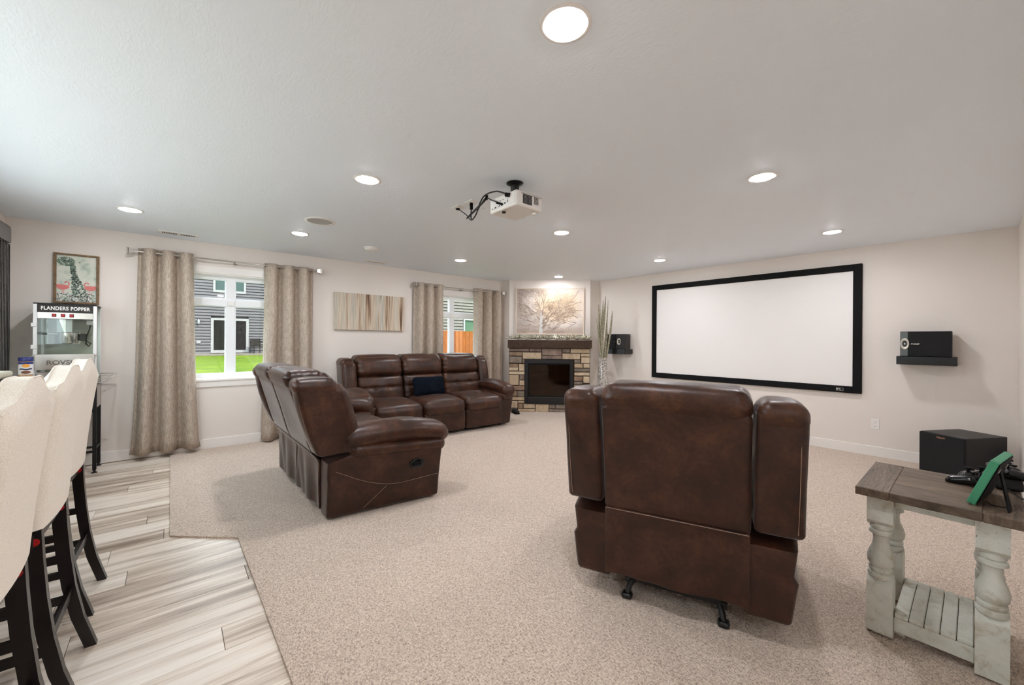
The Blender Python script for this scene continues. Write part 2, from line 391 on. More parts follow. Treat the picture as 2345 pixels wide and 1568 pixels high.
# ------------------------------------------------------------------ ceiling fixtures
M_LENS = emit('led_lens', (247, 247, 252), CAN); M_LENS.cycles.emission_sampling = 'FRONT'
def can(x, y, label):
    t = empty('recessed_light', (x, y, CEIL), 0, label, 'ceiling light', 'recessed ceiling lights')
    MB().lathe([(.094, 0), (.094, -.003), (.088, -.006), (.076, -.006), (.072, -.004), (.0715, 0)], seg=40).build('trim_ring', M_WHITE, t, 40)
    ls = MB().lathe([(.0001, -.013), (.040, -.0115), (.064, -.007), (.0712, -.001)], seg=20); ls.f.pop()   # shallow bowl, open towards the ceiling
    ls.build('lens', M_LENS, t, 60)
    return t
cans = [((1.075, .970), 'largest round ceiling light, at the top edge above the carpet'),
        ((1.06, 2.84), 'round ceiling light between the projector and the bar, above the loveseat back'),
        ((3.105, .970), 'round ceiling light above the brown recliner, before the screen wall'),
        ((-.284, 4.92), 'round ceiling light nearest the popcorn machine and the left wall'),
        ((1.055, 4.78), 'round ceiling light beside the round ceiling speaker, before the wide window'),
        ((3.13, 2.86), 'round ceiling light just behind the white projector, towards the fireplace'),
        ((5.19, .973), 'round ceiling light nearest the shelf speaker on the plain right wall'),
        ((3.15, 4.82), 'round ceiling light above the sofa, before the second window'),
        ((5.23, 2.91), 'round ceiling light above the upper corner of the projection screen'),
        ((5.24, 4.85), 'small round ceiling light in front of the tree painting')]
t0 = can(*cans[0][0], cans[0][1])
for (x, y), lb in cans[1:]:
    c = copy_tree(t0); c.location = (x, y, CEIL); c['label'] = lb
for x, y, lb in ((1.0, -.95, 'round ceiling light in the hall behind the viewer'), (-.3, -1.1, 'round ceiling light over the hall planks'), (-.3, -2.8, 'round ceiling light at the hall end')):
    c = copy_tree(t0); c.location = (x, y, CEIL); c['label'] = lb
sp = empty('ceiling_speaker', (1.091, 4.143, CEIL), 0, 'round flush ceiling speaker with grey mesh grille', 'speaker')
MB().lathe([(.135, 0), (.135, -.004), (.128, -.008), (.112, -.008), (.112, 0)], seg=48).build('trim_ring', M_WHITE, sp, 40)
MB().lathe([(.0001, -.006), (.112, -.005), (.112, 0), (.0001, 0)], seg=48).build('grille', plain('grey_mesh', (186, 184, 181), .7, bump=(500, .4, .002)), sp, 40)
sd = empty('smoke_detector', (1.89, 4.916, CEIL), 0, 'white domed smoke detector on the ceiling', 'smoke detector')
MB().lathe([(.085, 0), (.085, -.012), (.078, -.014), (.0001, -.014)], seg=40).build('base', M_WHITE, sd, 40)
MB().lathe([(.075, -.014), (.075, -.026), (.055, -.040), (.0001, -.043)], seg=40).build('cover', M_WHITE, sd, 50)
def vent(x, y, L, wd, label, nsl):
    t = empty('ceiling_vent', (x, y, CEIL), 0, label, 'vent')
    MB().box(-L / 2, L / 2, -wd / 2, wd / 2, -.006, 0, .002).build('face_plate', M_WHITE, t)
    for k in range(nsl):
        xx = -L / 2 + .03 + (L - .06) * (k + .5) / nsl
        if abs(k - (nsl - 1) / 2) < .6 and nsl > 8: continue
        MB().box(xx - .0045, xx + .0045, -wd * .2, wd * .2, -.0075, -.006).build('slot', M_BLACK, t)
    return t
vent(.06, 5.70, .34, .15, 'long white ceiling vent above the wide window curtains', 20)
vent(2.29, 5.78, .32, .13, 'small white ceiling vent above the striped canvas', 7)

# ------------------------------------------------------------------ fireplace (local: x along the wall to the viewer's right, -y towards the room)
FZ = empty('fireplace', (5.3125, 5.1375, 0), R(-45), 'corner fireplace faced in tan ledge stone with dark wooden mantel', 'fireplace')
HW = .746
def stone_xy(c): return ((c[0] - 580) / 910 * 1.492, (1480 - c[3]) / 710 * 1.185, (c[2] - 580) / 910 * 1.492, (1480 - c[1]) / 710 * 1.185)
stones = [(128,775,352,808),(358,775,492,808),(498,775,720,850),(728,775,812,820),(820,775,1032,820),
 (130,818,272,860),(280,820,492,892),(498,856,720,892),(728,828,925,892),(935,828,1032,860),(130,868,270,938),(278,898,304,938),(862,898,930,930),(938,868,1032,932),
 (128,950,232,985),(128,990,230,1025),(240,950,304,1028),(128,1035,304,1068),(128,1076,238,1185),(246,1076,304,1125),(246,1132,304,1188),(128,1195,304,1242),
 (128,1250,215,1310),(222,1250,304,1312),(128,1318,304,1355),(128,1365,225,1438),(232,1362,304,1385),(128,1445,225,1480),(232,1392,285,1442),(293,1392,422,1440),
 (232,1450,422,1480),(430,1392,578,1480),(585,1392,655,1440),(662,1392,760,1440),(585,1448,760,1480),(768,1392,900,1480),(908,1392,1032,1430),(908,1438,1032,1480),
 (862,940,955,985),(965,940,1032,985),(862,992,1032,1028),(862,1036,1032,1070),(862,1080,955,1130),(963,1080,1032,1150),(862,1138,955,1170),(862,1178,1032,1225),
 (862,1232,940,1300),(948,1232,1032,1300),(862,1308,1032,1345),(862,1352,960,1386),(968,1352,1032,1386)]
def m_stone(name, a, b):
    N = Nodes(name); v = N.coords(rnd=True); f = N.noise(v, 9, 6, .65, .6)
    N.base(N.ramp(f, [(.32, lin(*a)), (.66, lin(*b))])); N.set(Roughness=.85); N.bump(N.noise(v, 26, 6, .7), .7, .02); return N.m
M_ST = [m_stone('tan_stone', (180, 154, 124), (216, 196, 168)), m_stone('buff_stone', (190, 166, 134), (224, 206, 178)), m_stone('grey_stone', (112, 102, 92), (162, 148, 132)),
        m_stone('brown_stone', (128, 104, 84), (178, 150, 124)), m_stone('rose_stone', (120, 104, 96), (168, 146, 132))]
pick = {0: 4, 1: 4, 2: 4, 3: 2, 5: 3, 7: 4, 8: 0, 10: 2, 11: 2, 12: 2, 19: 4, 22: 3, 23: 2, 27: 2, 32: 2, 33: 2, 34: 4, 40: 2, 44: 2, 48: 4}
MB().box(-HW, HW, .02, .16, 0, 1.185).build('mortar_backing', plain('dark_mortar', (62, 50, 42), .95), FZ)
for k, c in enumerate(stones):
    u0, z0, u1, z1 = stone_xy(c); z0 = max(z0, .004); cu, cz = (u0 + u1) / 2, (z0 + z1) / 2; hu, hz = (u1 - u0) / 2, (z1 - z0) / 2
    j = lambda s: random.uniform(-s, s); d = random.uniform(-.004, .012); e = .007
    q = [(-hu, -hz), (hu, -hz), (hu, hz), (-hu, hz)]
    back = [(a, .022, b) for a, b in q]; mid = [(a + j(.002), -d + .008, b + j(.002)) for a, b in q]
    fr = [(a - math.copysign(e, a) + j(.003), -d + j(.003), b - math.copysign(e, b) + j(.003)) for a, b in q]
    m = MB().add(back + mid + fr, [(0, 1, 2, 3), (8, 9, 10, 11)] + [(i, (i + 1) % 4, 4 + (i + 1) % 4, 4 + i) for i in range(4)] + [(4 + i, 4 + (i + 1) % 4, 8 + (i + 1) % 4, 8 + i) for i in range(4)])
    s = m.build('stone', M_ST[pick.get(k, k % 2 if k % 7 else 3)], FZ); s.location = (cu, 0, cz)
MB().box(-HW - .02, HW + .025, -.085, .15, 1.185, 1.335, .006).build('mantel', M_MANTEL, FZ)
# insert
ix0, ix1, iz0, iz1 = -.447, .443, .150, .975
b = MB()
for q in ((ix0, ix0 + .055, iz0, iz1), (ix1 - .055, ix1, iz0, iz1), (ix0 + .055, ix1 - .055, iz1 - .075, iz1), (ix0 + .055, ix1 - .055, iz0, iz0 + .13)): b.box(q[0], q[1], -.022, .14, q[2], q[3], .004)
b.build('insert_frame', M_BLACK, FZ)
b = MB()
for q in ((ix0 + .055, ix0 + .075, .28, .90), (ix1 - .075, ix1 - .055, .28, .90), (ix0 + .075, ix1 - .075, .88, .90), (ix0 + .075, ix1 - .075, .28, .297)): b.box(q[0], q[1], -.012, .02, q[2], q[3])
b.build('glass_bezel', M_BLACKM, FZ)
MB().box(ix0 + .05, ix1 - .05, .0, .004, .285, .895).build('glass_pane', glass('dark_fire_glass', (.62, .52, .42), .03, .03), FZ)
MB().box(ix0 + .04, ix1 - .04, .125, .135, .26, .92).build('firebrick_panel', plain('firebrick', (124, 98, 74), .9, vary=.3, vscale=8), FZ)
for k, (x, z, L, a) in enumerate(((-.12, .33, .42, 6), (.12, .35, .38, -8), (0, .40, .40, 14), (.05, .44, .3, -20))):
    MB().tube([(-L / 2, 0, -.01), (-L / 4, 0, .004), (L / 4, .004, -.003), (L / 2, 0, .006)], .03, 9).build('log', plain('charred_log', (120, 92, 70), .9, vary=.5, vscale=14), FZ, 60, (x, .075 - .01 * k, z), (0, R(a), 0))
# tree painting
PT = empty('tree_painting', (5.462 - .03, 5.278 - .03, 1.435), R(-45), 'framed painting of a pale bare tree in golden haze above mantel', 'painting')
pw, ph = 1.285, .882
def m_haze():
    N = Nodes('golden_haze_canvas'); c = N.n('ShaderNodeTexCoord'); sx = N.n('ShaderNodeSeparateXYZ'); N.l(c.outputs['Object'], sx.inputs[0])
    dx = N.math('MULTIPLY', N.math('SUBTRACT', sx.outputs[0], .16), 1.35); dz = N.math('MULTIPLY', N.math('SUBTRACT', sx.outputs[2], .58), 1.7)
    d = N.math('SQRT', N.math('ADD', N.math('MULTIPLY', dx, dx), N.math('MULTIPLY', dz, dz)))
    v = N.coords(); d = N.math('ADD', d, N.math('MULTIPLY', N.math('SUBTRACT', N.noise(v, 5, 4), .5), .25))
    sky = N.ramp(d, [(.05, lin(252, 222, 172)), (.42, lin(243, 221, 194)), (.70, lin(228, 217, 208)), (1.0, lin(192, 180, 172))])
    v3 = N.coords((26, 26, 2)); gz = N.math('ADD', sx.outputs[2], N.math('MULTIPLY', N.noise(v3, 1, 3), .09))
    g = N.ramp(gz, [(.05, (1, 1, 1, 1)), (.24, (0, 0, 0, 1))])
    N.base(N.mix(g, sky, lin(190, 170, 156))); N.set(Roughness=.7); return N.m
MB().box(-pw / 2 + .012, pw / 2 - .012, 0, .03, .012, ph - .012).build('canvas', m_haze(), PT)
b = MB()
for q in ((-pw / 2, -pw / 2 + .016, 0, ph), (pw / 2 - .016, pw / 2, 0, ph), (-pw / 2 + .016, pw / 2 - .016, 0, .016), (-pw / 2 + .016, pw / 2 - .016, ph - .016, ph)): b.box(q[0], q[1], -.014, .035, q[2], q[3])
b.build('frame', plain('champagne_frame', (222, 206, 186), .45), PT)
TW, BR, LT = MB(), MB(), MB(); random.seed(3)
def strip(mb_, a, b_, w0, w1):
    d = Vector((b_[0] - a[0], b_[1] - a[1])); n = Vector((-d.y, d.x)).normalized()
    P = [(a[0] + n.x * w0, a[1] + n.y * w0), (b_[0] + n.x * w1, b_[1] + n.y * w1), (b_[0] - n.x * w1, b_[1] - n.y * w1), (a[0] - n.x * w0, a[1] - n.y * w0)]
    y = -.0015 - random.random() * .001
    mb_.add([(p[0], y, p[1]) for p in P] + [(p[0], .001, p[1]) for p in P], [(0, 1, 2, 3), (4, 5, 6, 7), (0, 1, 5, 4), (1, 2, 6, 5), (2, 3, 7, 6), (3, 0, 4, 7)])
def inb(p): return abs(p[0]) < pw / 2 - .022 and .022 < p[1] < ph - .022
def branch(p, ang, L, wd, dep):
    for k in range(3):
        q = (p[0] + math.cos(ang) * L / 3, p[1] + math.sin(ang) * L / 3)
        if not inb(q): return
        strip(BR if random.random() < .75 else LT, p, q, wd, wd * .85); p = q; wd *= .85; ang += random.uniform(-.16, .16)
        if dep > 0 and random.random() < .8: branch(p, ang + random.choice((-1, 1)) * random.uniform(.35, .8), L * .62, wd * .7, dep - 1)
    if dep > 0:
        for s in (-1, 1): branch(p, ang + s * random.uniform(.15, .5), L * .72, wd * .75, dep - 1)
tx = -.165
strip(TW, (tx, .02), (tx + .004, .22), .034, .026); strip(TW, (tx + .004, .22), (tx + .012, .36), .027, .018); strip(TW, (tx + .012, .36), (tx + .01, .48), .016, .009)
for x, z, a, L, wd in ((-.15, .12, .75, .30, .009), (-.14, .20, 1.0, .30, .009), (-.19, .20, 2.85, .32, .007), (-.18, .28, 2.3, .30, .006), (-.15, .36, 1.35, .30, .007), (-.15, .46, 1.75, .26, .006),
                       (-.13, .26, .55, .36, .007), (-.155, .42, 1.15, .30, .006), (-.155, .44, 2.0, .28, .005), (.62, .28, 2.75, .28, .006), (.62, .20, 2.95, .36, .005), (.60, .62, 3.4, .26, .004), (.55, .84, 4.2, .28, .004), (-.6, .8, -.6, .3, .003), (.62, .45, 3.0, .25, .003), (-.62, .6, -.3, .2, .003), (-.3, .84, -1.2, .25, .003)):
    branch((x, z), a, L, wd, 4 if wd > .0045 else 3)
M_LT = plain('pale_paint', (214, 212, 208), .7)
TW.build('painted_trunk', M_LT, PT); BR.build('painted_branches', plain('brown_paint', (150, 128, 110), .7), PT)['kind'] = 'stuff'; LT.build('painted_twigs', plain('light_paint', (232, 218, 198), .7), PT)['kind'] = 'stuff'
# garland on the mantel
random.seed(11)
GL = empty('leaf_garland', (5.3125, 5.1375, 1.337), R(-45), 'pale green and white leaf garland lying along the mantel', 'garland')
path = [(-.70 + 1.44 * i / 24, -.02 + .03 * math.sin(i * 1.3), .014 + .008 * math.sin(i * 2.1)) for i in range(25)]
MB().tube(path, .007, 6).build('stem', plain('garland_stem', (120, 108, 86), .8), GL, 60)
for nm, rgb, cnt in (('pale_leaves', (232, 228, 212), 230), ('sage_leaves', (150, 152, 124), 110), ('seed_pods', (205, 190, 160), 50)):
    b = MB()
    for k in range(cnt):
        t = random.uniform(-.74, .76); a = random.uniform(0, 6.28); el = random.uniform(-.1, 1.2); L = random.uniform(.055, .115); wd = L * random.uniform(.22, .4)
        d = Vector((math.cos(a) * math.cos(el), math.sin(a) * math.cos(el) * .6, math.sin(el))); n = d.cross(Vector((0, 0, 1))).normalized()
        p = Vector((t, -.01 + random.uniform(-.045, .045), .006 + random.uniform(0, .028))); u = n.cross(d)
        mid = p + d * L * .5; P = [p, mid + n * wd / 2 + u * .004, p + d * L, mid - n * wd / 2 + u * .004, mid - u * .004]
        P = [Vector((q.x, min(q.y, .10), max(q.z, .002))) for q in P]
        b.add(P, [(0, 1, 4), (1, 2, 4), (2, 3, 4), (3, 0, 4), (0, 3, 2, 1)])
    b.build(nm, plain(nm.replace('leaves', 'leaf'), rgb, .7), GL)['kind'] = 'stuff'

# tall vase with reeds
VS = empty('floor_vase', (5.83, 4.32, 0), 0, 'tall silver mosaic floor vase beside the stone fireplace', 'vase')
def m_mosaic():
    N = Nodes('silver_mosaic'); v = N.coords(); vo = N.n('ShaderNodeTexVoronoi'); vo.inputs['Scale'].default_value = 105; N.l(v, vo.inputs['Vector'])
    s = N.n('ShaderNodeSeparateColor'); N.l(vo.outputs['Color'], s.inputs[0])
    N.base(N.ramp(s.outputs[0], [(.12, lin(58, 52, 46)), (.3, lin(206, 198, 188)), (1, lin(250, 248, 244))])); N.set(Metallic=.55, Roughness=.22); N.bump(s.outputs[1], .8, .01); return N.m
MB().lathe([(.001, .0), (.082, 0), (.092, .03), (.098, .25), (.092, .55), (.078, .85), (.070, 1.0), (.076, 1.03), (.068, 1.03), (.064, .98), (.07, .6), (.001, .55)], seg=32).build('body', m_mosaic(), VS, 50)
MR = plain('dried_reed', (150, 144, 120), .75, vary=.25, vscale=30); MRN = plain('reed_node', (206, 200, 176), .7)
random.seed(5)
RD = [(-.075, .02, 1.75, 0), (-.03, .05, 1.98, 1), (-.015, -.02, 2.06, 1), (.03, 0, 2.12, 1), (.05, -.03, 2.05, 0), (.12, -.03, 1.86, 1), (.10, .04, 1.62, 0), (-.05, -.03, 1.90, 0), (.075, .0, 1.5, 0), (.0, .03, 1.7, 0)]
for k, (dx, dy, zt, big) in enumerate(RD):
    rx, ry = rt.x * dx - .02 * dx, rt.y * dx
    p0 = Vector((random.uniform(-.03, .03), random.uniform(-.03, .03), .72)); p1 = Vector((rx * 1.25, ry * 1.25 + dy, zt))
    pts = [p0.lerp(p1, i / 8) + Vector((math.sin(i * .7 + k), math.cos(i * .8 + k), 0)) * .006 for i in range(9)]
    rs = [.009, .011, .013, .015, .017, .019, .018, .014, .003] if big else [.008, .010, .011, .012, .012, .012, .011, .008, .002]
    r_ = MB().tube(pts, .01, 8, rs).build('reed', MR, VS, 60)
    b = MB()
    for i in range(1, 8, 1):
        q = pts[i]; b.lathe([(rs[i] + .0012, -.003), (rs[i] + .0016, 0), (rs[i] + .0012, .003)], q, 8)
    b.build('node', MRN, r_, 60)

# small dark slipper by the hearth
SH = empty('black_slipper', (4.74, 5.42, .004), R(-20), 'black slip-on shoe on the carpet beside the hearth stones', 'shoe')
MB().soft(-.045, .045, -.12, .12, .0, .02, .009, 4, 2).build('sole', M_BLACKM, SH, 60)
MB().soft(-.042, .042, -.115, .11, .018, .075, .028, 6, 3, fn=lambda x, y, z: (x * (1 - max(0, y - .02) * 2), y, .018 + (z - .018) * (1 - max(0, -y * 1.2 - .0) * 2.2))).build('upper', plain('black_suede', (26, 24, 28), .7), SH, 60)

# ------------------------------------------------------------------ projection screen
PS = empty('projection_screen', (XR, 2.236, 0), 0, 'large white fixed-frame projection screen with black velvet border', 'projector screen')
y0, y1, z0, z1, bw = -1.355, 1.355, .715, 2.265, .082
MB().box(-.030, -.022, y0 + .02, y1 - .02, z0 + .02, z1 - .02).build('screen_fabric', plain('matte_screen_white', (238, 235, 232), .8, spec=.1), PS)
for nm, q in (('frame_side', (y0, y0 + bw, z0, z1)), ('frame_side', (y1 - bw, y1, z0, z1)), ('frame_rail', (y0 + bw, y1 - bw, z0, z0 + bw)), ('frame_rail', (y0 + bw, y1 - bw, z1 - bw, z1))):
    MB().box(-.042, 0, q[0], q[1], q[2], q[3], .003).build(nm, M_BLACKM, PS)
b = MB(); lx, ly, lz = -.0425, -1.155, z0 + .04
for q in ((-.035, .035, .012, .016), (-.035, .035, -.016, -.012), (-.035, -.031, -.012, .012), (.031, .035, -.012, .012)): b.box(lx - .001, lx + .002, ly + q[0], ly + q[1], lz + q[2], lz + q[3])
b.prism([(ly + .024, lz - .012), (ly + .031, lz - .012), (ly + .031, lz + .012), (ly + .006, lz + .012)], lx - .001, lx + .002, 'x')
b.prism([(ly - .010, lz - .012), (ly - .002, lz - .012), (ly + .008, lz + .004), (ly - .0, lz + .012)], lx - .001, lx + .002, 'x')
b.build('logo_plate', M_NICKEL, PS)

# shelves and bookshelf speakers
M_SHELF = plain('black_wood_shelf', (20, 20, 22), .3, bump=(120, .2, .002))
M_GRILL = plain('speaker_cloth', (15, 15, 17), .85, bump=(600, .5, .002))
M_VINB = plain('black_ash_vinyl', (24, 23, 22), .35, bump=(90, .2, .002))
def shelf_speaker(yc, label_s, label_p, mir, rz):
    s = empty('floating_shelf', (XR, yc, 1.092), 0, label_s, 'shelf', 'floating speaker shelves')
    MB().box(-.245, 0, -.222, .222, 0, .088, .003).build('shelf_board', M_SHELF, s)
    t = empty('bookshelf_speaker', (XR - .125, yc + mir * .005, 1.18), rz, label_p, 'speaker', 'bookshelf speakers')
    q = mir  # port end: +1 towards +y, -1 towards -y
    MB().box(-.085, .09, -.19, .19, 0, .268, .004).build('cabinet', M_VINB, t)
    MB().box(-.094, -.085, -.19 if q > 0 else .0, .128 if q > 0 else .19, .003, .265, .002).build('grille', M_GRILL, t)
    MB().box(-.092, -.085, *((.130, .19) if q > 0 else (-.19, -.002)), .003, .265, .002).build('side_panel', plain('grey_green_vinyl', (92, 98, 96), .35) if q > 0 else plain('dark_brown_vinyl', (34, 30, 26), .4), t)
    pc = (-.094, .154 if q > 0 else -.058, .135)
    def oval(m): m.v = [(p[0], pc[1] + (p[1] - pc[1]) * .56, p[2]) for p in m.v]; return m
    oval(MB().lathe([(.060, .008), (.060, -.004), (.053, -.006), (.030, .004), (.028, .008)], pc, 32, 'x')).build('port_ring', plain('silver_port', (214, 210, 198), .3, .3), t, 40)
    p2 = oval(MB().lathe([(.001, .006), (.029, .006), (.029, .0), (.001, .0)], pc, 24, 'x')).build('tweeter', M_BLACK, t, 40)
    oval(MB().lathe([(.001, -.010), (.012, -.006), (.014, .0), (.001, .0)], pc, 20, 'x')).build('dome', M_CHROME, p2, 60)
    text('badge', 'BOSE', .017, M_CHROME, t, (-.0955, .078 if q > 0 else .05, .132), (R(90), 0, R(-90)), .0006, .0006, xs=1.6, shear=.3)
shelf_speaker(.343, 'black floating shelf on the plain wall right of the screen', 'black bookshelf speaker on the shelf right of the screen', 1, 0)
shelf_speaker(4.205, 'black floating shelf between the vase and the screen', 'black bookshelf speaker on the shelf beside the reed vase', -1, R(8))

# subwoofer
SW = empty('subwoofer', (5.755, .083, 0.004), math.atan2(.30, .18) - R(90) + R(0), 'large black subwoofer cabinet on the carpet below the right shelf', 'subwoofer')
SW.rotation_euler.z = R(-30.5)
# local: -x faces the room, y spans the width
MB().box(-.235, .25, -.175, .175, .025, .455, .004).build('cabinet', plain('black_woodgrain', (24, 23, 24), .42, bump=(80, .4, .003)), SW)
MB().box(-.256, -.236, -.172, .172, .03, .452, .004).build('grille', M_GRILL, SW)
for x in (-.2, .2):
    for yy in (-.14, .14): MB().lathe([(.02, 0), (.018, .025)], (x, yy, 0), 12).build('foot', M_BLACKM, SW)
text('badge', 'Klipsch', .022, plain('copper', (196, 150, 116), .3, .8), SW, (-.2565, -.0, .425), (R(90), 0, R(-90)), .0006, .0004)

# outlet
OU = empty('wall_outlet', (XR, .762, .375), 0, 'white duplex wall outlet low on the right wall', 'outlet')
MB().box(-.006, 0, -.037, .037, -.06, .06, .002).build('cover_plate', M_WHITE, OU)
for z in (-.024, .024):
    s = MB().lathe([(.001, -.0085), (.016, -.0085), (.017, -.006)], (0, 0, z), 16, 'x').build('socket', M_WHITE, OU, 40)
    b = MB()
    for yy in (-.006, .006): b.box(-.0092, -.008, yy - .001, yy + .001, z - .001, z + .007)
    b.box(-.0092, -.008, -.002, .002, z - .010, z - .006); b.build('slot', M_BLACK, s)

# ------------------------------------------------------------------ curtains
YR = 5.905
def rod(x0, x1, z, label):
    t = empty('curtain_rod', ((x0 + x1) / 2, YR, z), 0, label, 'curtain rod', 'curtain rods'); h = (x1 - x0) / 2
    MB().tube([(-h + .05, 0, 0), (h - .05, 0, 0)], .0095, 12).build('pole', M_NICKEL, t, 60)
    for s in (-1, 1):
        m = MB()
        for a, b_, k in ((0, .035, 1.0), (.035, .055, 1.25)):
            x = s * (h - .055); r0, r1 = .018 * k, .030 * k
            P = [(x + s * a, i * r0, j * r0) for i, j in ((-1, -1), (1, -1), (1, 1), (-1, 1))] + [(x + s * b_, i * r1, j * r1) for i, j in ((-1, -1), (1, -1), (1, 1), (-1, 1))]
            m.add(P, [(0, 1, 2, 3), (4, 5, 6, 7), (0, 1, 5, 4), (1, 2, 6, 5), (2, 3, 7, 6), (3, 0, 4, 7)])
        m.build('finial', M_NICKEL, t)
    for x in (-h * .82, 0, h * .82):
        b = MB().box(x - .012, x + .012, .0, YL - YR, -.018, -.008); b.box(x - .012, x + .012, YL - YR - .006, YL - YR, -.04, .03); b.box(x - .008, x + .008, -.012, .012, -.02, -.006)
        b.build('bracket', M_NICKEL, t)
rod(-.365, 1.572, 2.258, 'brushed nickel curtain rod over the wide window')
rod(2.975, 4.855, 2.222, 'brushed nickel curtain rod over the window behind the sofa')
def curtain(x0, x1, bx0, bx1, zb, ztop, zr, folds, ph, label):
    t = empty('grommet_curtain', ((x0 + x1) / 2, YR, zb), 0, label, 'curtain', 'grommet curtain panels'); cx = (x0 + x1) / 2
    nx, nz = folds * 14, 24; vs, fs = [], []
    for j in range(nz + 1):
        v = j / nz; z = (ztop - zb) * v
        for i in range(nx + 1):
            u = i / nx; w = (1 - v)
            x = (x0 + (x1 - x0) * u) * v ** .5 + (bx0 + (bx1 - bx0) * u) * (1 - v ** .5)
            a = 2 * math.pi * folds * u + ph; amp = .062 + .012 * w
            s = math.sin(a + .5 * w * math.sin(3.1 * u + ph)); s = math.copysign(abs(s) ** .8, s)
            y = amp * s + .010 * w * noise.noise((u * 6, v * 2, ph))
            x += .012 * math.cos(a) * (1 if v > .05 else .8) + .01 * w * noise.noise((u * 4, v * 3, ph + 5))
            if v == 1: z = ztop - zb
            vs.append((x - cx, min(y, YL - YR - .040), z + .004 * math.sin(a) * (1 if j == nz else 0)))
    for j in range(nz):
        for i in range(nx): k = j * (nx + 1) + i; fs.append((k, k + 1, k + nx + 2, k + nx + 1))
    o = MB().add(vs, fs).build('cloth', M_CURTAIN, t, 70)
    sm = o.modifiers.new('thickness', 'SOLIDIFY'); sm.thickness = .003
    b = MB(); b2 = [(i * 1.0 / (folds * 2)) for i in range(folds * 2)]
    for k in range(folds * 2):
        u = (k * math.pi - ph) / (2 * math.pi * folds)
        if not .02 < u < .98: continue
        x = x0 + (x1 - x0) * u - cx
        g = MB(); g.lathe([(.017, -.004), (.026, -.003), (.027, 0), (.026, .003), (.017, .004)], (x, 0, zr - zb), 18, 'x'); g.build('grommet', M_NICKEL, t, 60)
    # stitched hem
    hp = []
    j = 1
    for i in range(nx + 1):
        a = Vector(vs[j * (nx + 1) + i]); hp.append((a.x, a.y - .003, a.z))
    MB().tube(hp, .0018, 4).build('hem_seam', M_CURTAIN, o, 60)
curtain(-.285, .185, -.345, .26, .055, 2.302, 2.258, 3, .6, 'taupe curtain panel nearest the popcorn machine, hanging to the planks')
curtain(.915, 1.485, .885, 1.50, .025, 2.290, 2.258, 3, 2.3, 'taupe curtain panel behind the loveseat, right side of the wide window')
curtain(2.985, 3.52, 2.97, 3.545, .025, 2.258, 2.222, 3, .9, 'taupe curtain panel behind the middle of the sofa')
curtain(4.185, 4.82, 4.16, 4.83, .025, 2.262, 2.222, 3, 2.0, 'taupe curtain panel hanging next to the fireplace corner')

# ------------------------------------------------------------------ wall pictures
def m_stripes():
    N = Nodes('striped_canvas'); v = N.coords((9.5, 1, .35)); a = N.noise(v, 1, 2, .5); v2 = N.coords((95, 1, 1.3)); b_ = N.noise(v2, 1, 3)
    v3 = N.coords((22, 1, .9)); c_ = N.noise(v3, 1, 2)
    k = N.math('ADD', N.math('MULTIPLY', a, .45), N.math('ADD', N.math('MULTIPLY', b_, .22), N.math('MULTIPLY', c_, .33)))
    N.base(N.ramp(k, [(.385, lin(58, 43, 34)), (.425, lin(116, 82, 56)), (.455, lin(178, 154, 128)), (.50, lin(214, 200, 180)), (.56, lin(176, 172, 158)), (.60, lin(222, 212, 196)), (.66, lin(120, 104, 90))]))
    N.set(Roughness=.55); N.bump(b_, .3, .004); return N.m
SA = empty('striped_canvas', (2.30, YL - .004, 1.46), 0, 'wide canvas of brown and cream vertical stripes above the sofa back', 'wall art')
MB().box(-.532, .532, -.038, 0, 0, .540, .003).build('canvas', m_stripes(), SA)
FP = empty('flamingo_picture', (-.735, YL, 1.668), 0, 'wood-framed picture of two pink flamingos above the popcorn machine', 'picture'); fw_, fh_ = .318, .505
def m_fl():
    N = Nodes('green_wash_canvas'); v = N.coords(); f = N.noise(v, 12, 5, .6, .4)
    N.base(N.ramp(f, [(.3, lin(150, 168, 154)), (.5, lin(206, 212, 196)), (.7, lin(226, 222, 210))])); N.set(Roughness=.4); return N.m
MB().box(-fw_ / 2 + .012, fw_ / 2 - .012, -.012, 0, .012, fh_ - .012).build('picture_sheet', m_fl(), FP)
b = MB()
for q in ((-fw_ / 2, -fw_ / 2 + .020, 0, fh_), (fw_ / 2 - .020, fw_ / 2, 0, fh_), (-fw_ / 2 + .02, fw_ / 2 - .02, 0, .018), (-fw_ / 2 + .02, fw_ / 2 - .02, fh_ - .018, fh_)): b.box(q[0], q[1], -.026, 0, q[2], q[3], .001)
b.build('frame', plain('worn_brown_wood', (124, 98, 70), .7, vary=.3, vscale=30), FP)
random.seed(21)
def blob(m, x, z, rx, rz, y, n=14, jit=.0):
    P = [(x + math.cos(6.283 * k / n) * rx * (1 + random.uniform(-jit, jit)), z + math.sin(6.283 * k / n) * rz * (1 + random.uniform(-jit, jit))) for k in range(n)]
    m.prism(P, y - .0008, y, 'y')
dk, gl, wt, pk, rs_ = MB(), MB(), MB(), MB(), MB()
blob(gl, -.075, .425, .062, .048, -.012, 18, .05); blob(gl, -.028, .37, .022, .03, -.012)
for k in range(280):
    t = random.random(); zz = .36 - t * .30; xx = -.03 + t * .06 + random.uniform(-1, 1) * (.014 + .062 * t ** 1.6); blob(dk if random.random() < .6 else gl, xx, zz, random.uniform(.003, .009), random.uniform(.003, .008), -.0125 - random.random() * .0006, 7, .4)
for k in range(240):
    xx = random.uniform(-.135, .135); zz = .022 + random.random() ** 1.5 * .085; blob(random.choice((dk, wt, rs_, gl)), xx, zz, random.uniform(.003, .008), random.uniform(.003, .007), -.0125 - random.random() * .0008, 6, .4)
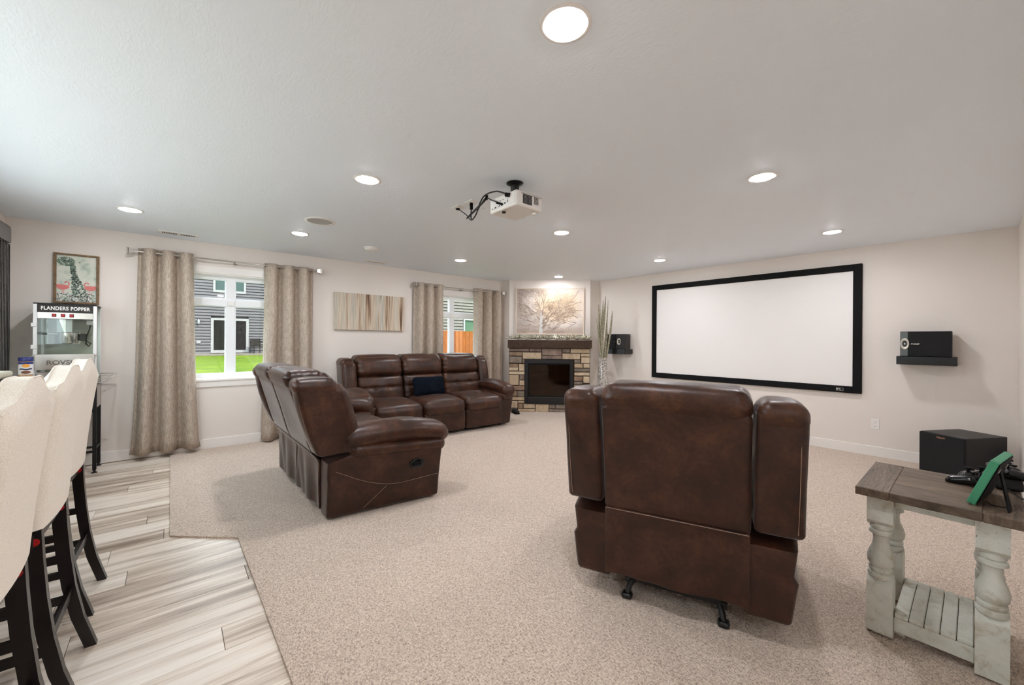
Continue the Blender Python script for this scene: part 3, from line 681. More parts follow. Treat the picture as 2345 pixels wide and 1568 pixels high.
for k in range(50): blob(random.choice((dk, wt)), -.075 + random.gauss(0, .03), .42 + random.gauss(0, .022), random.uniform(.002, .008), random.uniform(.002, .006), -.0133, 6, .4)
for s, x in ((1, -.095), (-1, .095)):
    blob(pk, x, .165, .044, .025, -.0138, 14, .08); blob(pk, x - s * .026, .172, .032, .016, -.0139, 10, .15)
    nk = [(x + s * .026, .172), (x + s * .042, .19), (x + s * .040, .212), (x + s * .024, .222), (x + s * .012, .214), (x + s * .016, .205)]
    for a, b_ in zip(nk, nk[1:]):
        d = Vector((b_[0] - a[0], b_[1] - a[1])); n = Vector((-d.y, d.x)).normalized() * .0045
        pk.prism([(a[0] + n.x, a[1] + n.y), (b_[0] + n.x, b_[1] + n.y), (b_[0] - n.x, b_[1] - n.y), (a[0] - n.x, a[1] - n.y)], -.0143, -.012, 'y')
    for dx in (-.006, .006): pk.prism([(x + dx - .0015, .10), (x + dx + .0015, .10), (x + dx + .0015, .15), (x + dx - .0015, .15)], -.0142, -.012, 'y')
dk.build('dark_beads', plain('dark_green_paint', (46, 58, 50), .4), FP)['kind'] = 'stuff'; gl.build('green_beads', plain('bottle_green_paint', (112, 132, 114), .3), FP)['kind'] = 'stuff'
wt.build('white_beads', plain('white_paint', (232, 232, 228), .4), FP)['kind'] = 'stuff'; rs_.build('mauve_beads', plain('mauve_paint', (132, 104, 104), .5), FP)['kind'] = 'stuff'
pk.build('flamingos', plain('flamingo_pink', (222, 124, 118), .5), FP)

# ------------------------------------------------------------------ reclining seats (local: x right seen from behind, y forward, z up)
SEATW, WING = .66, .19
def reclining(name, label, cat, n, loc, rz, lean0, lean, top, zb, stitched, glider=False, yfront=.86, fl=.05):
    t = empty(name, loc, rz, label, cat)
    C = n * SEATW / 2; Wd = C + WING
    def ln(z): return lean0 * min(1, max(0, (z - .40) / .1)) - lean * max(0, z - .5)
    def lw(x, y, z): return (x, y + ln(z), z)
    def pleats(xc, hx, amp, fr):
        def f(x, y, z):
            e = max(0, (abs(x - xc) / hx - .72) / .28)
            return (x, y + ln(z) + amp * math.sin(z * fr) * e, z + amp * .6 * math.sin(y * fr) * e)
        return f
    LE, LD = M_LEATHER, M_LEATHER_D
    # inner carcass
    MB().box(-C - .04, C + .04, .05, yfront - .10, zb + .03, .36).build('carcass', M_BLACKM, t)
    for k in range(n):
        xc = -C + SEATW * (k + .5); h = SEATW / 2 - .006
        bk = MB().soft(xc - h, xc + h, -.005, .15, .455, top - .10, .03, 8, 3, (0, -.012, 0), lw, .003).build('back_panel', LD, t, 70)
        MB().soft(xc - h - .002, xc + h + .002, -.022, .27, top - .145, top, .068, 9, 4, (0, 0, .012), pleats(xc, h, .006, 95), .004).build('head_roll', LE, t, 70)
        MB().soft(xc - h, xc + h, .10, .315, .795, top - .02, .075, 9, 4, (0, .03, 0), pleats(xc, h, .007, 95), .004).build('head_cushion', LE, t, 70)
        def tuft(x, y, z, xc=xc, h=h):
            d = 0
            for tx in (-.12, .12):
                d += .030 * math.exp(-(((x - xc - tx) / .035) ** 2 + ((z - .645) / .03) ** 2))
            d += .016 * math.exp(-((z - .645) / .018) ** 2)
            e = max(0, (abs(x - xc) / h - .75) / .25)
            if y > .2: y -= d
            return (x, y + ln(z) + .005 * math.sin(z * 90) * e, z)
        MB().soft(xc - h, xc + h, .08, .31, .44, .81, .06, 16, 4, (0, .022, 0), tuft, .003).build('lumbar_cushion', LE, t, 70)
        MB().soft(xc - h, xc + h, .20, yfront + .06, .29, .485, .075, 10, 4, (0, .012, .028), lambda x, y, z: (x, y, z - .025 * max(0, (y - .5) / .4) ** 2 + .010), .005).build('seat_cushion', LE, t, 70)
        MB().soft(xc - h, xc + h, yfront - .10, yfront + .035, zb + .015, .325, .03, 6, 3, (0, .018, 0), None, .003).build('footrest_panel', LD, t, 70)
        def wav(x, y, z, xc=xc):
            w = max(0, min(1, (.47 - z) / .3)); return (x, y - .014 * w * math.sin((x - xc) * 17 + .8 + z * 3) - .022 * w * math.exp(-((x - xc + .22 - (.3 - z) * .4) / .05) ** 2) + ln(z) * (1 - w), z)
        MB().soft(xc - h + .004, xc + h - .004, -.012, .006, zb + .035, .475, .006, 16, 2, fn=wav).build('back_skirt', LD, t, 70)
        if stitched:
            MB().tube([(xc - h + .01 + (2 * h - .02) * i / 20, ln(.474) - .0165, .474) for i in range(21)], .0014, 5).build('seam_stitch', M_STITCH, t, 60)
    fl0 = fl
    for s in (-1, 1):
        fl = fl0 if s > 0 else min(fl0, .03)
        xa, xb = sorted((s * (C + .004), s * Wd))
        MB().soft(xa, xb, .0, .265, .485, top - .075, .026, 7, 3, (0, .03, 0), lambda x, y, z: (x + s * .0, y + ln(z) + .04 * max(0, .75 - z) * (1 if y > .1 else 0), z), .003).build('wing', LD, t, 70)
        MB().soft(xa - (.004 if s < 0 else 0), xb + (.004 if s > 0 else 0), -.018, .28, top - .165, top - .045, .055, 6, 4, (0, 0, .012), pleats((xa + xb) / 2, (xb - xa) / 2, .004, 100), .004).build('wing_roll', LE, t, 70)
        if stitched:
            xs_ = s * (Wd - .030)
            MB().tube([(xs_, ln(.52 + (top - .70) * i / 10) - .0035 - .0150 * (1 - ((i - 4.5) / 6.2) ** 2), .52 + (top - .70) * i / 10) for i in range(11)], .0014, 5).build('seam_stitch', M_STITCH, t, 60)
        # front edge roll of the wing, curving down to the arm
        MB().soft(xa, xb + 0, .20, .33, .56, top - .09, .055, 6, 4, (0, .02, 0), lambda x, y, z: (x, y + ln(z) - .05 * max(0, z - .85), z + .004 * math.sin(z * 110)), .003).build('wing_front', LE, t, 70)
        # arm: side panel, lower band, pad
        def flare(x, y, z, fl=fl):
            u = max(0, min(1, y / yfront)); o = -.055 * (1 - min(1, z / .45)) + fl * u ** 1.2 - .02 * (1 - u) * (z > .3)
            if s * x > C + .06: x += s * o
            return (x, y + .03 * max(0, z - .1) * u, z + .0)
        xi, xo = sorted((s * (C - .03), s * Wd))
        def prof(x, y, z):
            # slope the rear top corner down
            if z > .42 and y < .16: z -= (z - .42) * (1 - y / .16) * .9
            return flare(x, y, z)
        sp_ = MB().soft(xi, xo, .0, yfront, zb, .475, .022, 12, 3, (.012, 0, 0), prof, .002).build('arm_panel', LD, t, 70)
        def bandf(x, y, z, fl=fl):
            u = max(0, min(1, y / yfront)); x += s * ((fl - .005) * u)
            return (x, y, z + .035 * (1 - u) - .02 * max(0, u - .6))
        MB().soft(xi + (.0 if s > 0 else -.0), xo, .15, yfront + .05, .405, .515, .05, 10, 4, (.015, .01, 0), bandf, .003).build('arm_band', LE, t, 70)
        def padf(x, y, z, fl=fl):
            u = max(0, min(1, (y - .08) / (yfront - .0))); x += s * ((fl - .005) * u + .01)
            q = 4 * u * (1 - u)
            z += .035 * q - .03 * u ** 3 + .010 * math.sin(y * 60 + x * 9) * .35 * (1 - abs(2 * u - 1))
            return (x, y, z)
        MB().soft(xi - (.02 if s > 0 else 0), xo + (.02 if s < 0 else 0) * 0 + (.0), .09, yfront + .085, .475, .645, .08, 14, 5, (.02, .012, .012), padf, .005).build('arm_pad', LE, t, 70)
        if stitched and s > 0 and not glider:
            def sx(y, z):
                u = max(0, min(1, y / yfront)); return Wd - .055 * (1 - min(1, z / .45)) + fl * u ** 1.2 - .02 * (1 - u) * (z > .3) + .0125
            a = [(.16 + .60 * i / 14) for i in range(15)]
            MB().tube([(sx(.05 + .8 * i / 20, 0.36 - .17 * math.sin(min(1, i / 12) * 1.57) + .02 * max(0, i - 12) / 8), .05 + .8 * i / 20, .36 - .17 * math.sin(min(1, i / 12) * 1.57) + .02 * max(0, i - 12) / 8) for i in range(21)], .0016, 5).build('seam_stitch', M_STITCH, t, 60)
            MB().tube([(sx(.42 - .17 * i / 10, .19 - .14 * i / 10), .42 - .17 * i / 10, .19 - .14 * i / 10) for i in range(11)], .0016, 5).build('seam_stitch', M_STITCH, t, 60)
            yl, zl = .655, .325; x0 = sx(yl, zl)
            hm = MB().lathe([(.001, -.012), (.036, -.012), (.036, .004), (.031, .007), (.026, .003), (.001, .002)], (0, 0, 0), 28, 'x'); hm.v = [(x0 + p[0], yl + p[1] * 1.75, zl + p[2]) for p in hm.v]
            hd = hm.build('recline_handle', M_BLACK, t, 40)
            MB().soft(x0 + .002, x0 + .016, yl - .045, yl + .028, zl - .012, zl + .020, .012, 3, 3).build('lever', M_BLACKM, hd, 60)
    # feet
    if glider:
        for x in (-.22, .22):
            b = MB().tube([(x * .9, .09, .085), (x * .97, .06, .05), (x, .04, .018)], .014, 8); b.soft(x - .025, x + .025, .015, .065, 0, .028, .012, 2, 2); b.build('glide_foot', M_BLACK, t, 60)
            MB().box(x - .015, x + .015, .07, .62, .06, .09).build('base_rail', M_BLACK, t)
            MB().box(x - .02, x + .02, .56, .62, 0, .06).build('glide_foot', M_BLACK, t)
        MB().box(-.21, .21, .075, .10, .07, .10).build('base_bar', M_BLACK, t)
        MB().box(-.25, .25, .10, .6, .11, zb + .06).build('base_frame', M_BLACKM, t)
    else:
        for x in (-Wd + .14, Wd - .14):
            for y in (.07, yfront - .12): MB().lathe([(.022, 0), (.026, zb + .03)], (x, y, 0), 14).build('foot', M_BLACKM, t, 40)
    return t
reclining('sofa', 'brown leather three-seat reclining sofa under the windows', 'sofa', 3, (2.925, 5.66, .004), R(177.8), -.02, .20, 1.095, .03, False)
reclining('loveseat', 'brown leather two-seat reclining loveseat seen from behind near the planks', 'loveseat', 2, (.852, 3.84, .004), R(-89.5), -.075, .285, 1.085, .015, True, fl=.10)
reclining('recliner', 'single brown leather recliner seen from behind in the foreground', 'recliner', 1, (1.838, .947, .004), R(-68.6), -.03, .17, 1.115, .10, True, True)

# throw pillow on the sofa
def m_fur():
    N = Nodes('navy_plush'); v = N.coords(); f = N.noise(v, 70, 4, .7, 1.0)
    N.base(N.ramp(f, [(.35, lin(8, 12, 20)), (.65, lin(26, 38, 54))])); N.set(Roughness=.95); N.b.inputs['Specular IOR Level'].default_value = .15; N.bump(f, 1.0, .02); return N.m
PI = empty('throw_pillow', (2.90, 5.262, .642), 0, 'navy blue plush lumbar pillow leaning on the sofa', 'pillow')
PI.rotation_euler = (R(-17), 0, R(-3))
def pil(x, y, z):
    u, w = x / .235, z / .135; k = (1 - u * u * .55) * (1 - w * w * .55); e = 1 + .05 * (abs(u) * abs(w))
    return (x * e + .004 * noise.noise((x * 40, y * 40, z * 40)), y * (0.35 + .9 * k) + .005 * noise.noise((x * 50 + 3, y * 50, z * 50)), z * e)
MB().soft(-.235, .235, -.06, .06, -.135, .135, .05, 22, 5, fn=pil, rough=.006).build('cushion', m_fur(), PI, 80)
b = MB(); random.seed(4)
for k in range(2600):
    u, w = random.uniform(-1, 1), random.uniform(-1, 1); s = random.choice((-1, -1, 1))
    p = Vector(pil(u * .228, s * .058, w * .13)); d = Vector((random.uniform(-.6, .6), s * .8, random.uniform(-.9, .3))).normalized(); n = d.orthogonal().normalized() * .0016
    b.add([p - n, p + n, p + d * random.uniform(.010, .018)], [(0, 1, 2)])
b.build('plush_pile', m_fur(), PI)['kind'] = 'stuff'

# ------------------------------------------------------------------ bar stools (local: y forward towards the bar, x right seen from behind)
def make_stool(label):
    t = empty('bar_stool', (0, 0, 0), 0, label, 'bar stool', 'cream bar stools')
    SWd, SZ = .225, .70
    def hump(x): 
        u = abs(x) / SWd
        return 1.166 + .028 * (1 + math.cos(math.pi * min(1, max(0, (u - .16) / .68))))
    # back: slab with hump-shaped top
    vs, fs = [], []; nx, nz = 28, 14
    def bp(i, j, f):
        u = -1 + 2 * i / nx; v = j / nz; x = u * SWd * (1 - .05 * (1 - v)); zt = hump(x) - (.02 * max(0, (abs(u) - .9) / .1) ** 2)
        z0 = .665 + .0 * u; z = z0 + (zt - z0) * v
        rnd = .020 * (max(0, (v - .93) / .07) ** 2 + max(0, (abs(u) - .93) / .07) ** 2) ; rnd = min(rnd, .024)
        y = -.035 * v - .02 * v * v + .018 * u * u * (1 if 1 else 0) * .6
        return (x, y + (rnd if f == 0 else .085 - rnd), z)
    for f in (0, 1):
        for j in range(nz + 1):
            for i in range(nx + 1): vs.append(bp(i, j, f))
    o1 = (nx + 1) * (nz + 1)
    for j in range(nz):
        for i in range(nx):
            k = j * (nx + 1) + i; fs.append((k, k + 1, k + nx + 2, k + nx + 1)); fs.append((o1 + k, o1 + k + nx + 1, o1 + k + nx + 2, o1 + k + 1))
    for i in range(nx):
        k = nz * (nx + 1) + i; fs.append((k, k + 1, o1 + k + 1, o1 + k)); fs.append((i, o1 + i, o1 + i + 1, i + 1))
    for j in range(nz):
        for k in (j * (nx + 1), j * (nx + 1) + nx): fs.append((k, k + nx + 1, o1 + k + nx + 1, o1 + k))
    bk = MB().add(vs, fs).build('backrest', M_CREAM, t, 50)
    for f in (0, 1):   # top piping
        pts = [Vector(bp(i, nz, f)) + Vector((0, 0, .0005)) for i in range(nx + 1)]
        MB().tube(pts, .0026, 6).build('piping', M_CREAM, bk, 60)
    MB().soft(-.228, .228, .045, .475, .645, .755, .035, 8, 4, (0, 0, .018)).build('seat', M_CREAM, t, 70)
    MB().box(-.205, .205, .03, .45, .60, .65, .004).build('apron', M_ESPRESSO, t)
    for s in (-1, 1):
        x = s * .185
        pth = [(.036, .66), (.030, .55), (.020, .42), (.004, .28), (-.022, .14), (-.062, .0)]; w = .022
        m = MB(); A = []
        for (y, z) in pth: A += [(x - .0165, y - w, z), (x + .0165, y - w, z), (x + .0165, y + w, z), (x - .0165, y + w, z)]; w -= .0008
        F = [(3, 2, 1, 0), tuple(range(len(A) - 4, len(A)))]
        for k in range(len(pth) - 1):
            for q in range(4): a_ = k * 4 + q; b_ = k * 4 + (q + 1) % 4; F.append((a_, b_, b_ + 4, a_ + 4))
        lg = m.add(A, F).build('leg', M_ESPRESSO, t)
        MB().box(x - .018, x + .018, .405, .442, 0, .62, .002).build('leg', M_ESPRESSO, t)
        for z in (.21, .385): MB().box(x - .009, x + .009, .01, .41, z, z + .032, .001).build('side_rail', M_ESPRESSO, t)
        MB().lathe([(.001, -.0012), (.013, -.0012), (.0135, .0)], (x - .0165, .030, .622), 16, 'x').build('red_sticker', M_RED, t, 30)
    MB().box(-.172, .172, -.006, .012, .235, .275, .001).build('rear_rail', M_ESPRESSO, t)
    MB().box(-.172, .172, .412, .432, .16, .20, .001).build('foot_rail', M_ESPRESSO, t)
    return t
# stools stand side by side along the bar; local y points to -x of the room
ST = [(-.350, 2.955, 88, 'cream upholstered bar stool farthest along the bar, nearest the popcorn machine'),
      (-.322, 2.315, 89, 'cream upholstered bar stool second from the popcorn machine end'),
      (-.320, 1.705, 90, 'cream upholstered bar stool third from the popcorn machine, tallest in the picture'),
      (-.318, 1.085, 90, 'cream bar stool cut off by the left edge, only a corner showing')]
s0 = make_stool(ST[0][3])
for k, (x, y, a, lb) in enumerate(ST):
    s = s0 if k == 0 else copy_tree(s0)
    s.location = (x, y, -.008); s.rotation_euler = (0, 0, R(a)); s['label'] = lb

# bar ledge and back counter
M_COUNTER = plain('pale_laminate', (208, 204, 184), .3, vary=.12, vscale=40)
BC = empty('bar_counter', (-.99, 2.4, -.008), 0, 'pale bar counter whose end shows at the left edge', 'bar counter')
MB().soft(-.2, .185, -1.9, 1.82, 1.065, 1.108, .018, 10, 3).build('worktop', M_COUNTER, BC, 50)
MB().box(-.2, -.02, -1.85, 1.75, 0, 1.065).build('bar_front', plain('grey_bar_panel', (112, 108, 104), .5), BC)
BK = empty('back_counter', (-1.03, 5.05, -.008), 0, 'low dark counter behind the stools holding the snack jar', 'counter')
MB().box(-.10, .12, -.55, .54, 0, .90, .003).build('cabinet', plain('charcoal_cabinet', (66, 64, 62), .5), BK)
MB().soft(-.105, .15, -.57, .56, .90, .935, .012, 8, 3).build('worktop', plain('speckled_granite', (176, 178, 168), .25, vary=.35, vscale=60), BK, 50)

# snack jar
JR = empty('snack_jar', (-.93, 5.22, .927), R(10), 'plastic snack jar with dark blue lid and white label', 'jar')
MB().lathe([(.001, 0), (.036, 0), (.040, .006), (.041, .03), (.036, .055), (.041, .085), (.041, .185), (.034, .195), (.001, .195)], seg=28).build('bottle', plain('peanut_filled_plastic', (196, 158, 124), .35, vary=.3, vscale=70), JR, 50)
MB().lathe([(.0425, .195), (.0425, .225), (.040, .228), (.001, .228)], seg=28).build('lid', plain('dark_blue_lid', (28, 40, 104), .35), JR, 50)
MB().lathe([(.0418, .085), (.0418, .188), (.0405, .188), (.0405, .085)], seg=28).build('label_wrap', plain('white_label', (226, 224, 222), .4), JR, 50)
def wrap_patch(name, a0, a1, z0, z1, rgb, r=.0424, sh='rect'):
    n = 10; P = []
    for k in range(n + 1):
        a = a0 + (a1 - a0) * k / n; e = math.sin(math.pi * k / n) ** .5 if sh == 'oval' else 1
        zm = (z0 + z1) / 2 + (.003 * math.sin(k * .9) if sh == 'wave' else 0); hz = (z1 - z0) / 2 * max(e, .02)
        P += [(r * math.cos(a), r * math.sin(a), zm - hz), (r * math.cos(a), r * math.sin(a), zm + hz)]
    MB().add(P, [(2 * k, 2 * k + 2, 2 * k + 3, 2 * k + 1) for k in range(n)]).build(name, plain(name + '_ink', rgb, .4), JR)
fa = math.atan2(-5.22, .93) - R(10)
wrap_patch('blue_band', fa - 1.3, fa + 1.3, .170, .188, (34, 44, 110))
wrap_patch('orange_spot', fa - .55, fa + .55, .142, .172, (232, 160, 60), .0427, 'oval')
wrap_patch('dark_band', fa - .9, fa + .9, .122, .134, (38, 48, 84), .0427, 'wave')
wrap_patch('brown_spot', fa - .7, fa + .7, .09, .115, (118, 74, 46), .0427, 'oval')

# ------------------------------------------------------------------ popcorn machine and its cart
CX0, CX1, CY0, CY1 = -.205, .205, -.16, .16
CT = empty('popcorn_cart', (-.761, 5.80, -.008), 0, 'black metal cart with side handle under the popcorn machine', 'cart')
for x in (CX0 + .012, CX1 - .012):
    for yy in (CY0 + .012, CY1 - .012):
        lg = MB().box(x - .014, x + .014, yy - .014, yy + .014, .03, .86, .002).build('leg', M_BLACK, CT)
        MB().lathe([(.022, 0), (.022, .006), (.010, .012), (.009, .035)], (x, yy, 0), 14).build('foot', M_BLACK, lg, 40)
for z in (.20, .245):
    MB().box(CX0 + .026, CX1 - .026, CY0 + .004, CY0 + .02, z, z + .02).build('cross_bar', M_BLACK, CT)
for x in (CX0 + .004, CX1 - .02): MB().box(x, x + .016, CY0 + .026, CY1 - .026, .22, .24).build('cross_bar', M_BLACK, CT)
MB().box(CX0, CX1, CY0, CY1, .86, .88, .003).build('cart_deck', M_BLACK, CT)
MB().box(CX0 + .026, CX1 - .026, CY0 + .002, CY0 + .010, .60, .86).build('front_panel', M_BLACK, CT)
b = MB()
sc_ = [(0, 0), (.012, .02), (.02, .045), (.008, .05), (-.004, .03), (.008, .012), (.028, .02), (.034, .04), (.022, .045), (.024, .02), (.044, .012), (.056, .03), (.05, .044), (.044, .026), (.058, .008), (.074, .016)]
b.tube([(CX1 - .105 + p[0], CY0 - .002, .655 + p[1] + p[0] * .5) for p in sc_], .0035, 5); b.build('white_script', M_WHITE, CT, 60)
MB().box(CX1 - .004, CX1 + .002, CY0 + .03, CY1 - .03, .64, .86).build('side_panel', M_STEEL, CT)
b = MB(); zt = .975 - .015
for yy in (CY0 + .03, CY1 - .04): b.tube([(CX1 + .001, yy, zt), (CX1 + .125, yy, zt)], .005, 8); b.tube([(CX1 + .001, yy, zt - .075), (CX1 + .02, yy, zt - .075), (CX1 + .120, yy, zt - .008)], .004, 8); b.tube([(CX1 + .001, yy, zt - .08), (CX1 + .001, yy, zt + .005)], .004, 8)
b.tube([(CX1 + .125, CY0 + .03, zt), (CX1 + .125, CY1 - .04, zt)], .005, 8); b.build('side_handle', M_CHROME, CT, 60)
PC = empty('popcorn_machine', (-.761, 5.80, .872), 0, 'tabletop popcorn machine with glass sides and lettered black sign', 'popcorn machine')
Z = lambda z: z - .872
MB().box(CX0, CX1, CY0, CY1, 0, .035, .003).build('base_pan', M_STEEL, PC)
MB().box(CX0 + .02, CX1 - .02, CY0 - .012, CY0 + .01, Z(.905), Z(1.00), .004).build('drawer', M_STEEL, PC)
for x in (CX0 + .013, CX1 - .013):
    for yy in (CY0 + .012, CY1 - .012): MB().box(x - .013, x + .013, yy - .012, yy + .012, .035, Z(1.632), .002).build('corner_post', M_ALU, PC)
MB().box(CX0, CX1, CY0, CY1, Z(1.632), Z(1.645), .003).build('roof_panel', M_BLACK, PC)
MB().box(CX0 + .028, CX1 - .028, CY0 - .003, CY0 + .012, Z(1.56), Z(1.632)).build('sign_panel', plain('sign_brown_black', (40, 34, 32), .5), PC)
text('lettering', 'FLANDERS POPPER', .047, M_WHITE, PC, (0, CY0 - .0045, Z(1.596)), (R(90), 0, 0), .0008, .0016, xs=.73, space=1.1)
MB().box(CX0 + .026, CX1 - .026, CY0, CY1 - .01, Z(1.50), Z(1.56), .002).build('switch_housing', M_STEEL, PC)
for k in range(3):
    sw = MB().box(-.075 + k * .056 - .014, -.075 + k * .056 + .014, CY0 - .006, CY0, Z(1.516), Z(1.547), .002).build('rocker_switch', M_BLACK, PC)
    MB().box(-.075 + k * .056 - .011, -.075 + k * .056 + .011, CY0 - .009, CY0 - .005, Z(1.519), Z(1.544), .002).build('red_rocker', M_RED, sw)
MB().box(CX0 + .03, CX1 - .03, CY0 + .006, CY0 + .010, Z(1.165), Z(1.50)).build('front_pane', M_SHOW, PC)
for x in (CX0 + .004, CX1 - .008): MB().box(x, x + .004, CY0 + .026, CY1 - .026, Z(.92), Z(1.63)).build('side_pane', M_SHOW, PC)
MB().box(CX0 + .026, CX1 - .026, CY1 - .012, CY1 - .008, Z(.92), Z(1.50)).build('rear_pane', M_SHOW, PC)
dr = MB().box(CX0 + .012, CX1 - .012, CY0 - .012, CY0 - .002, Z(1.02), Z(1.165), .002).build('drop_door', M_STEEL, PC)
for x in (CX0 + .006, CX1 - .006): MB().tube([(x - .008, CY0 - .012, Z(1.150)), (x + .008, CY0 - .012, Z(1.150))], .006, 8).build('hinge', M_STEEL, dr, 60)
text('lettering', 'ROVSUN', .058, plain('embossed_steel', (120, 114, 108), .35, .7), PC, (.0, CY0 - .0125, Z(1.085)), (R(90), 0, 0), .002, .001, xs=1.05)
for z in (1.44, 1.235): MB().box(CX0 - .012, CX0 + .022, CY0 - .006, CY0 + .004, Z(z) - .018, Z(z) + .018, .002).build('hinge', M_ALU, PC)
kx, ky = -.01, .01
K = MB().lathe([(.001, Z(1.262)), (.082, Z(1.262)), (.088, Z(1.272)), (.088, Z(1.368)), (.092, Z(1.372)), (.084, Z(1.372)), (.001, Z(1.360))], (kx, ky, 0), 32).build('kettle', M_CHROME, PC, 40)
MB().tube([(kx - .075, ky - .045, Z(1.355)), (kx - .15, ky - .10, Z(1.360))], .006, 8).build('kettle_arm', M_CHROME, K, 60)
MB().tube([(kx - .125, ky - .082, Z(1.358)), (kx - .175, ky - .118, Z(1.362))], .011, 10).build('kettle_handle', M_BLACK, K, 60)
MB().box(kx + .085, kx + .125, ky - .05, ky + .01, Z(1.29), Z(1.36), .004).build('heater_plug', M_BLACK, K)
MB().prism([(kx - .055, Z(1.50)), (kx + .03, Z(1.50)), (kx + .03, Z(1.372)), (kx - .02, Z(1.372))], ky - .03, ky + .03, 'y').build('kettle_hanger', M_STEEL, PC)
MB().box(kx - .008, kx + .035, ky - .045, ky - .030, Z(1.372), Z(1.50), .003).build('motor_shaft_cover', M_ALU, PC)
MB().box(CX1 - .09, CX1 - .035, ky - .03, ky + .03, Z(1.45), Z(1.50), .006).build('socket_box', M_WHITE, PC)
MB().tube([(CX1 - .06, ky, Z(1.45)), (CX1 - .068, ky - .01, Z(1.40)), (CX1 - .088, ky - .02, Z(1.33)), (CX1 - .09, ky - .02, Z(1.262)), (CX1 - .07, ky - .02, Z(1.235)), (CX1 - .055, ky - .02, Z(1.265)), (kx + .11, ky - .02, Z(1.30))], .0055, 8).build('power_cord', M_BLACK, PC, 60)

# ------------------------------------------------------------------ projector
PJ = empty('projector', (1.905, 2.19, CEIL), 0, 'white ceiling projector with square vent grille on black mount', 'projector')
M_PJ = plain('projector_white', (232, 229, 224), .4)
zb_, zt_ = -.218, -.108
body = MB().soft(-.125, .125, -.15, .15, zb_, zt_, .016, 6, 4, (0, 0, -.010)).build('body', M_PJ, PJ, 50)
MB().box(-.1275, -.124, -.135, .135, zb_ + .018, zt_ - .012, .001).build('rear_panel', plain('port_panel_white', (222, 219, 214), .45), PJ)
for k, (yy, zz, a, c) in enumerate(((.115, .03, .004, .005), (.09, .03, .002, .008), (.075, .033, .007, .006), (.045, .032, .003, .004), (.03, .034, .006, .005), (.0, .035, .012, .006), (-.03, .04, .010, .005), (-.06, .045, .004, .007), (-.06, .06, .003, .003), (.05, .065, .004, .003), (.02, .067, .006, .003), (-.01, .069, .004, .003))):
    MB().box(-.1285, -.127, yy - a, yy + a, zb_ + zz - c, zb_ + zz + c).build('port', M_BLACK, PJ)
b = MB()
for i in range(7):
    for j in range(8):
        x, z = -.062 + i * .0125, zb_ + .026 + j * .0085
        b.box(x - .0042, x + .0042, -.1535, -.150, z - .0030, z + .0030)
b.build('vent_grille', M_BLACK, PJ)
b = MB()
for i in range(4):
    for j in range(6): b.box(.045 + i * .011 - .0035, .045 + i * .011 + .0035, -.1530, -.150, zb_ + .042 + j * .0085 - .0028, zb_ + .042 + j * .0085 + .0028)
b.build('speaker_grille', plain('grey_vent', (110, 108, 106), .6), PJ)
MB().box(-.08, .112, -.1545, -.150, zt_ - .022, zt_ - .012, .001).build('trim_strip', plain('grey_trim', (188, 186, 182), .5), PJ)
MB().lathe([(.001, zb_ - .012), (.014, zb_ - .012), (.016, zb_ - .004)], (-.095, .02, 0), 16).build('lens_badge', M_BLACK, PJ, 40)
MB().lathe([(.001, zb_ - .016), (.012, zb_ - .016), (.016, zb_)], (.09, -.10, 0), 16).build('foot', M_PJ, PJ, 40)
MB().lathe([(.001, .16), (.034, .16), (.036, .12), (.036, .10)], (0, .085, (zb_ + zt_) / 2), 24, 'x').build('lens', M_BLACK, PJ, 40)
MB().lathe([(.062, 0), (.062, -.006), (.040, -.018), (.032, -.022), (.030, -.06), (.026, -.066), (.026, -.095)], (-.01, -.0, 0), 24).build('ceiling_mount', M_BLACK, PJ, 40)
b = MB()
for a in (35, 155, 275): b.tube([(-.01, 0, -.092), (-.01 + .09 * math.cos(R(a)), .09 * math.sin(R(a)), -.104), (-.01 + .09 * math.cos(R(a)), .09 * math.sin(R(a)), zt_)], .008, 8)
b.build('mount_arm', M_BLACK, PJ, 50)
def plate(x, y, label, duplex):
    t = empty('ceiling_outlet', (x, y, CEIL), R(0), label, 'outlet')
    MB().box(-.036, .036, -.058, .058, -.007, 0, .003).build('cover_plate', M_WHITE, t)
    MB().box(-.017, .017, -.033, .033, -.010, -.006, .002).build('insert', plain('insert_white', (244, 242, 238), .4), t)
    return t
plate(1.868, 2.90, 'white cable plate on the ceiling, farther from the projector', 0)
plate(1.880, 2.725, 'white power outlet plate on the ceiling next to the projector', 1)
def cable(name, pts, r, label, plugs):
    P = [Vector(p) for p in pts]; Q = []
    for i in range(len(P) - 1):      # Catmull-Rom
        a, b_, c, d = P[max(i - 1, 0)], P[i], P[i + 1], P[min(i + 2, len(P) - 1)]
        for k in range(8):
            u = k / 8; Q.append(.5 * ((2 * b_) + (c - a) * u + (2 * a - 5 * b_ + 4 * c - d) * u * u + (3 * b_ - a - 3 * c + d) * u ** 3))
    Q.append(P[-1]); t = empty(name, P[0], 0, label, 'cable')
    MB().tube([q - P[0] for q in Q], r, 7).build('wire', M_BLACK, t, 60)
    for (p, q, rr) in plugs: MB().tube([Vector(p) - P[0], Vector(q) - P[0]], rr, 10).build('plug', M_BLACKM, t, 50)
cable('power_cable', [(1.88, 2.72, 2.405), (1.872, 2.715, 2.35), (1.845, 2.66, 2.300), (1.80, 2.54, 2.305), (1.765, 2.44, 2.36), (1.755, 2.36, 2.395), (1.755, 2.23, 2.385), (1.768, 2.115, 2.335)], .0055, 'thick black power cable from ceiling outlet to projector', [((1.88, 2.722, 2.458), (1.88, 2.72, 2.405), .014), ((1.762, 2.135, 2.338), (1.776, 2.105, 2.330), .015)])
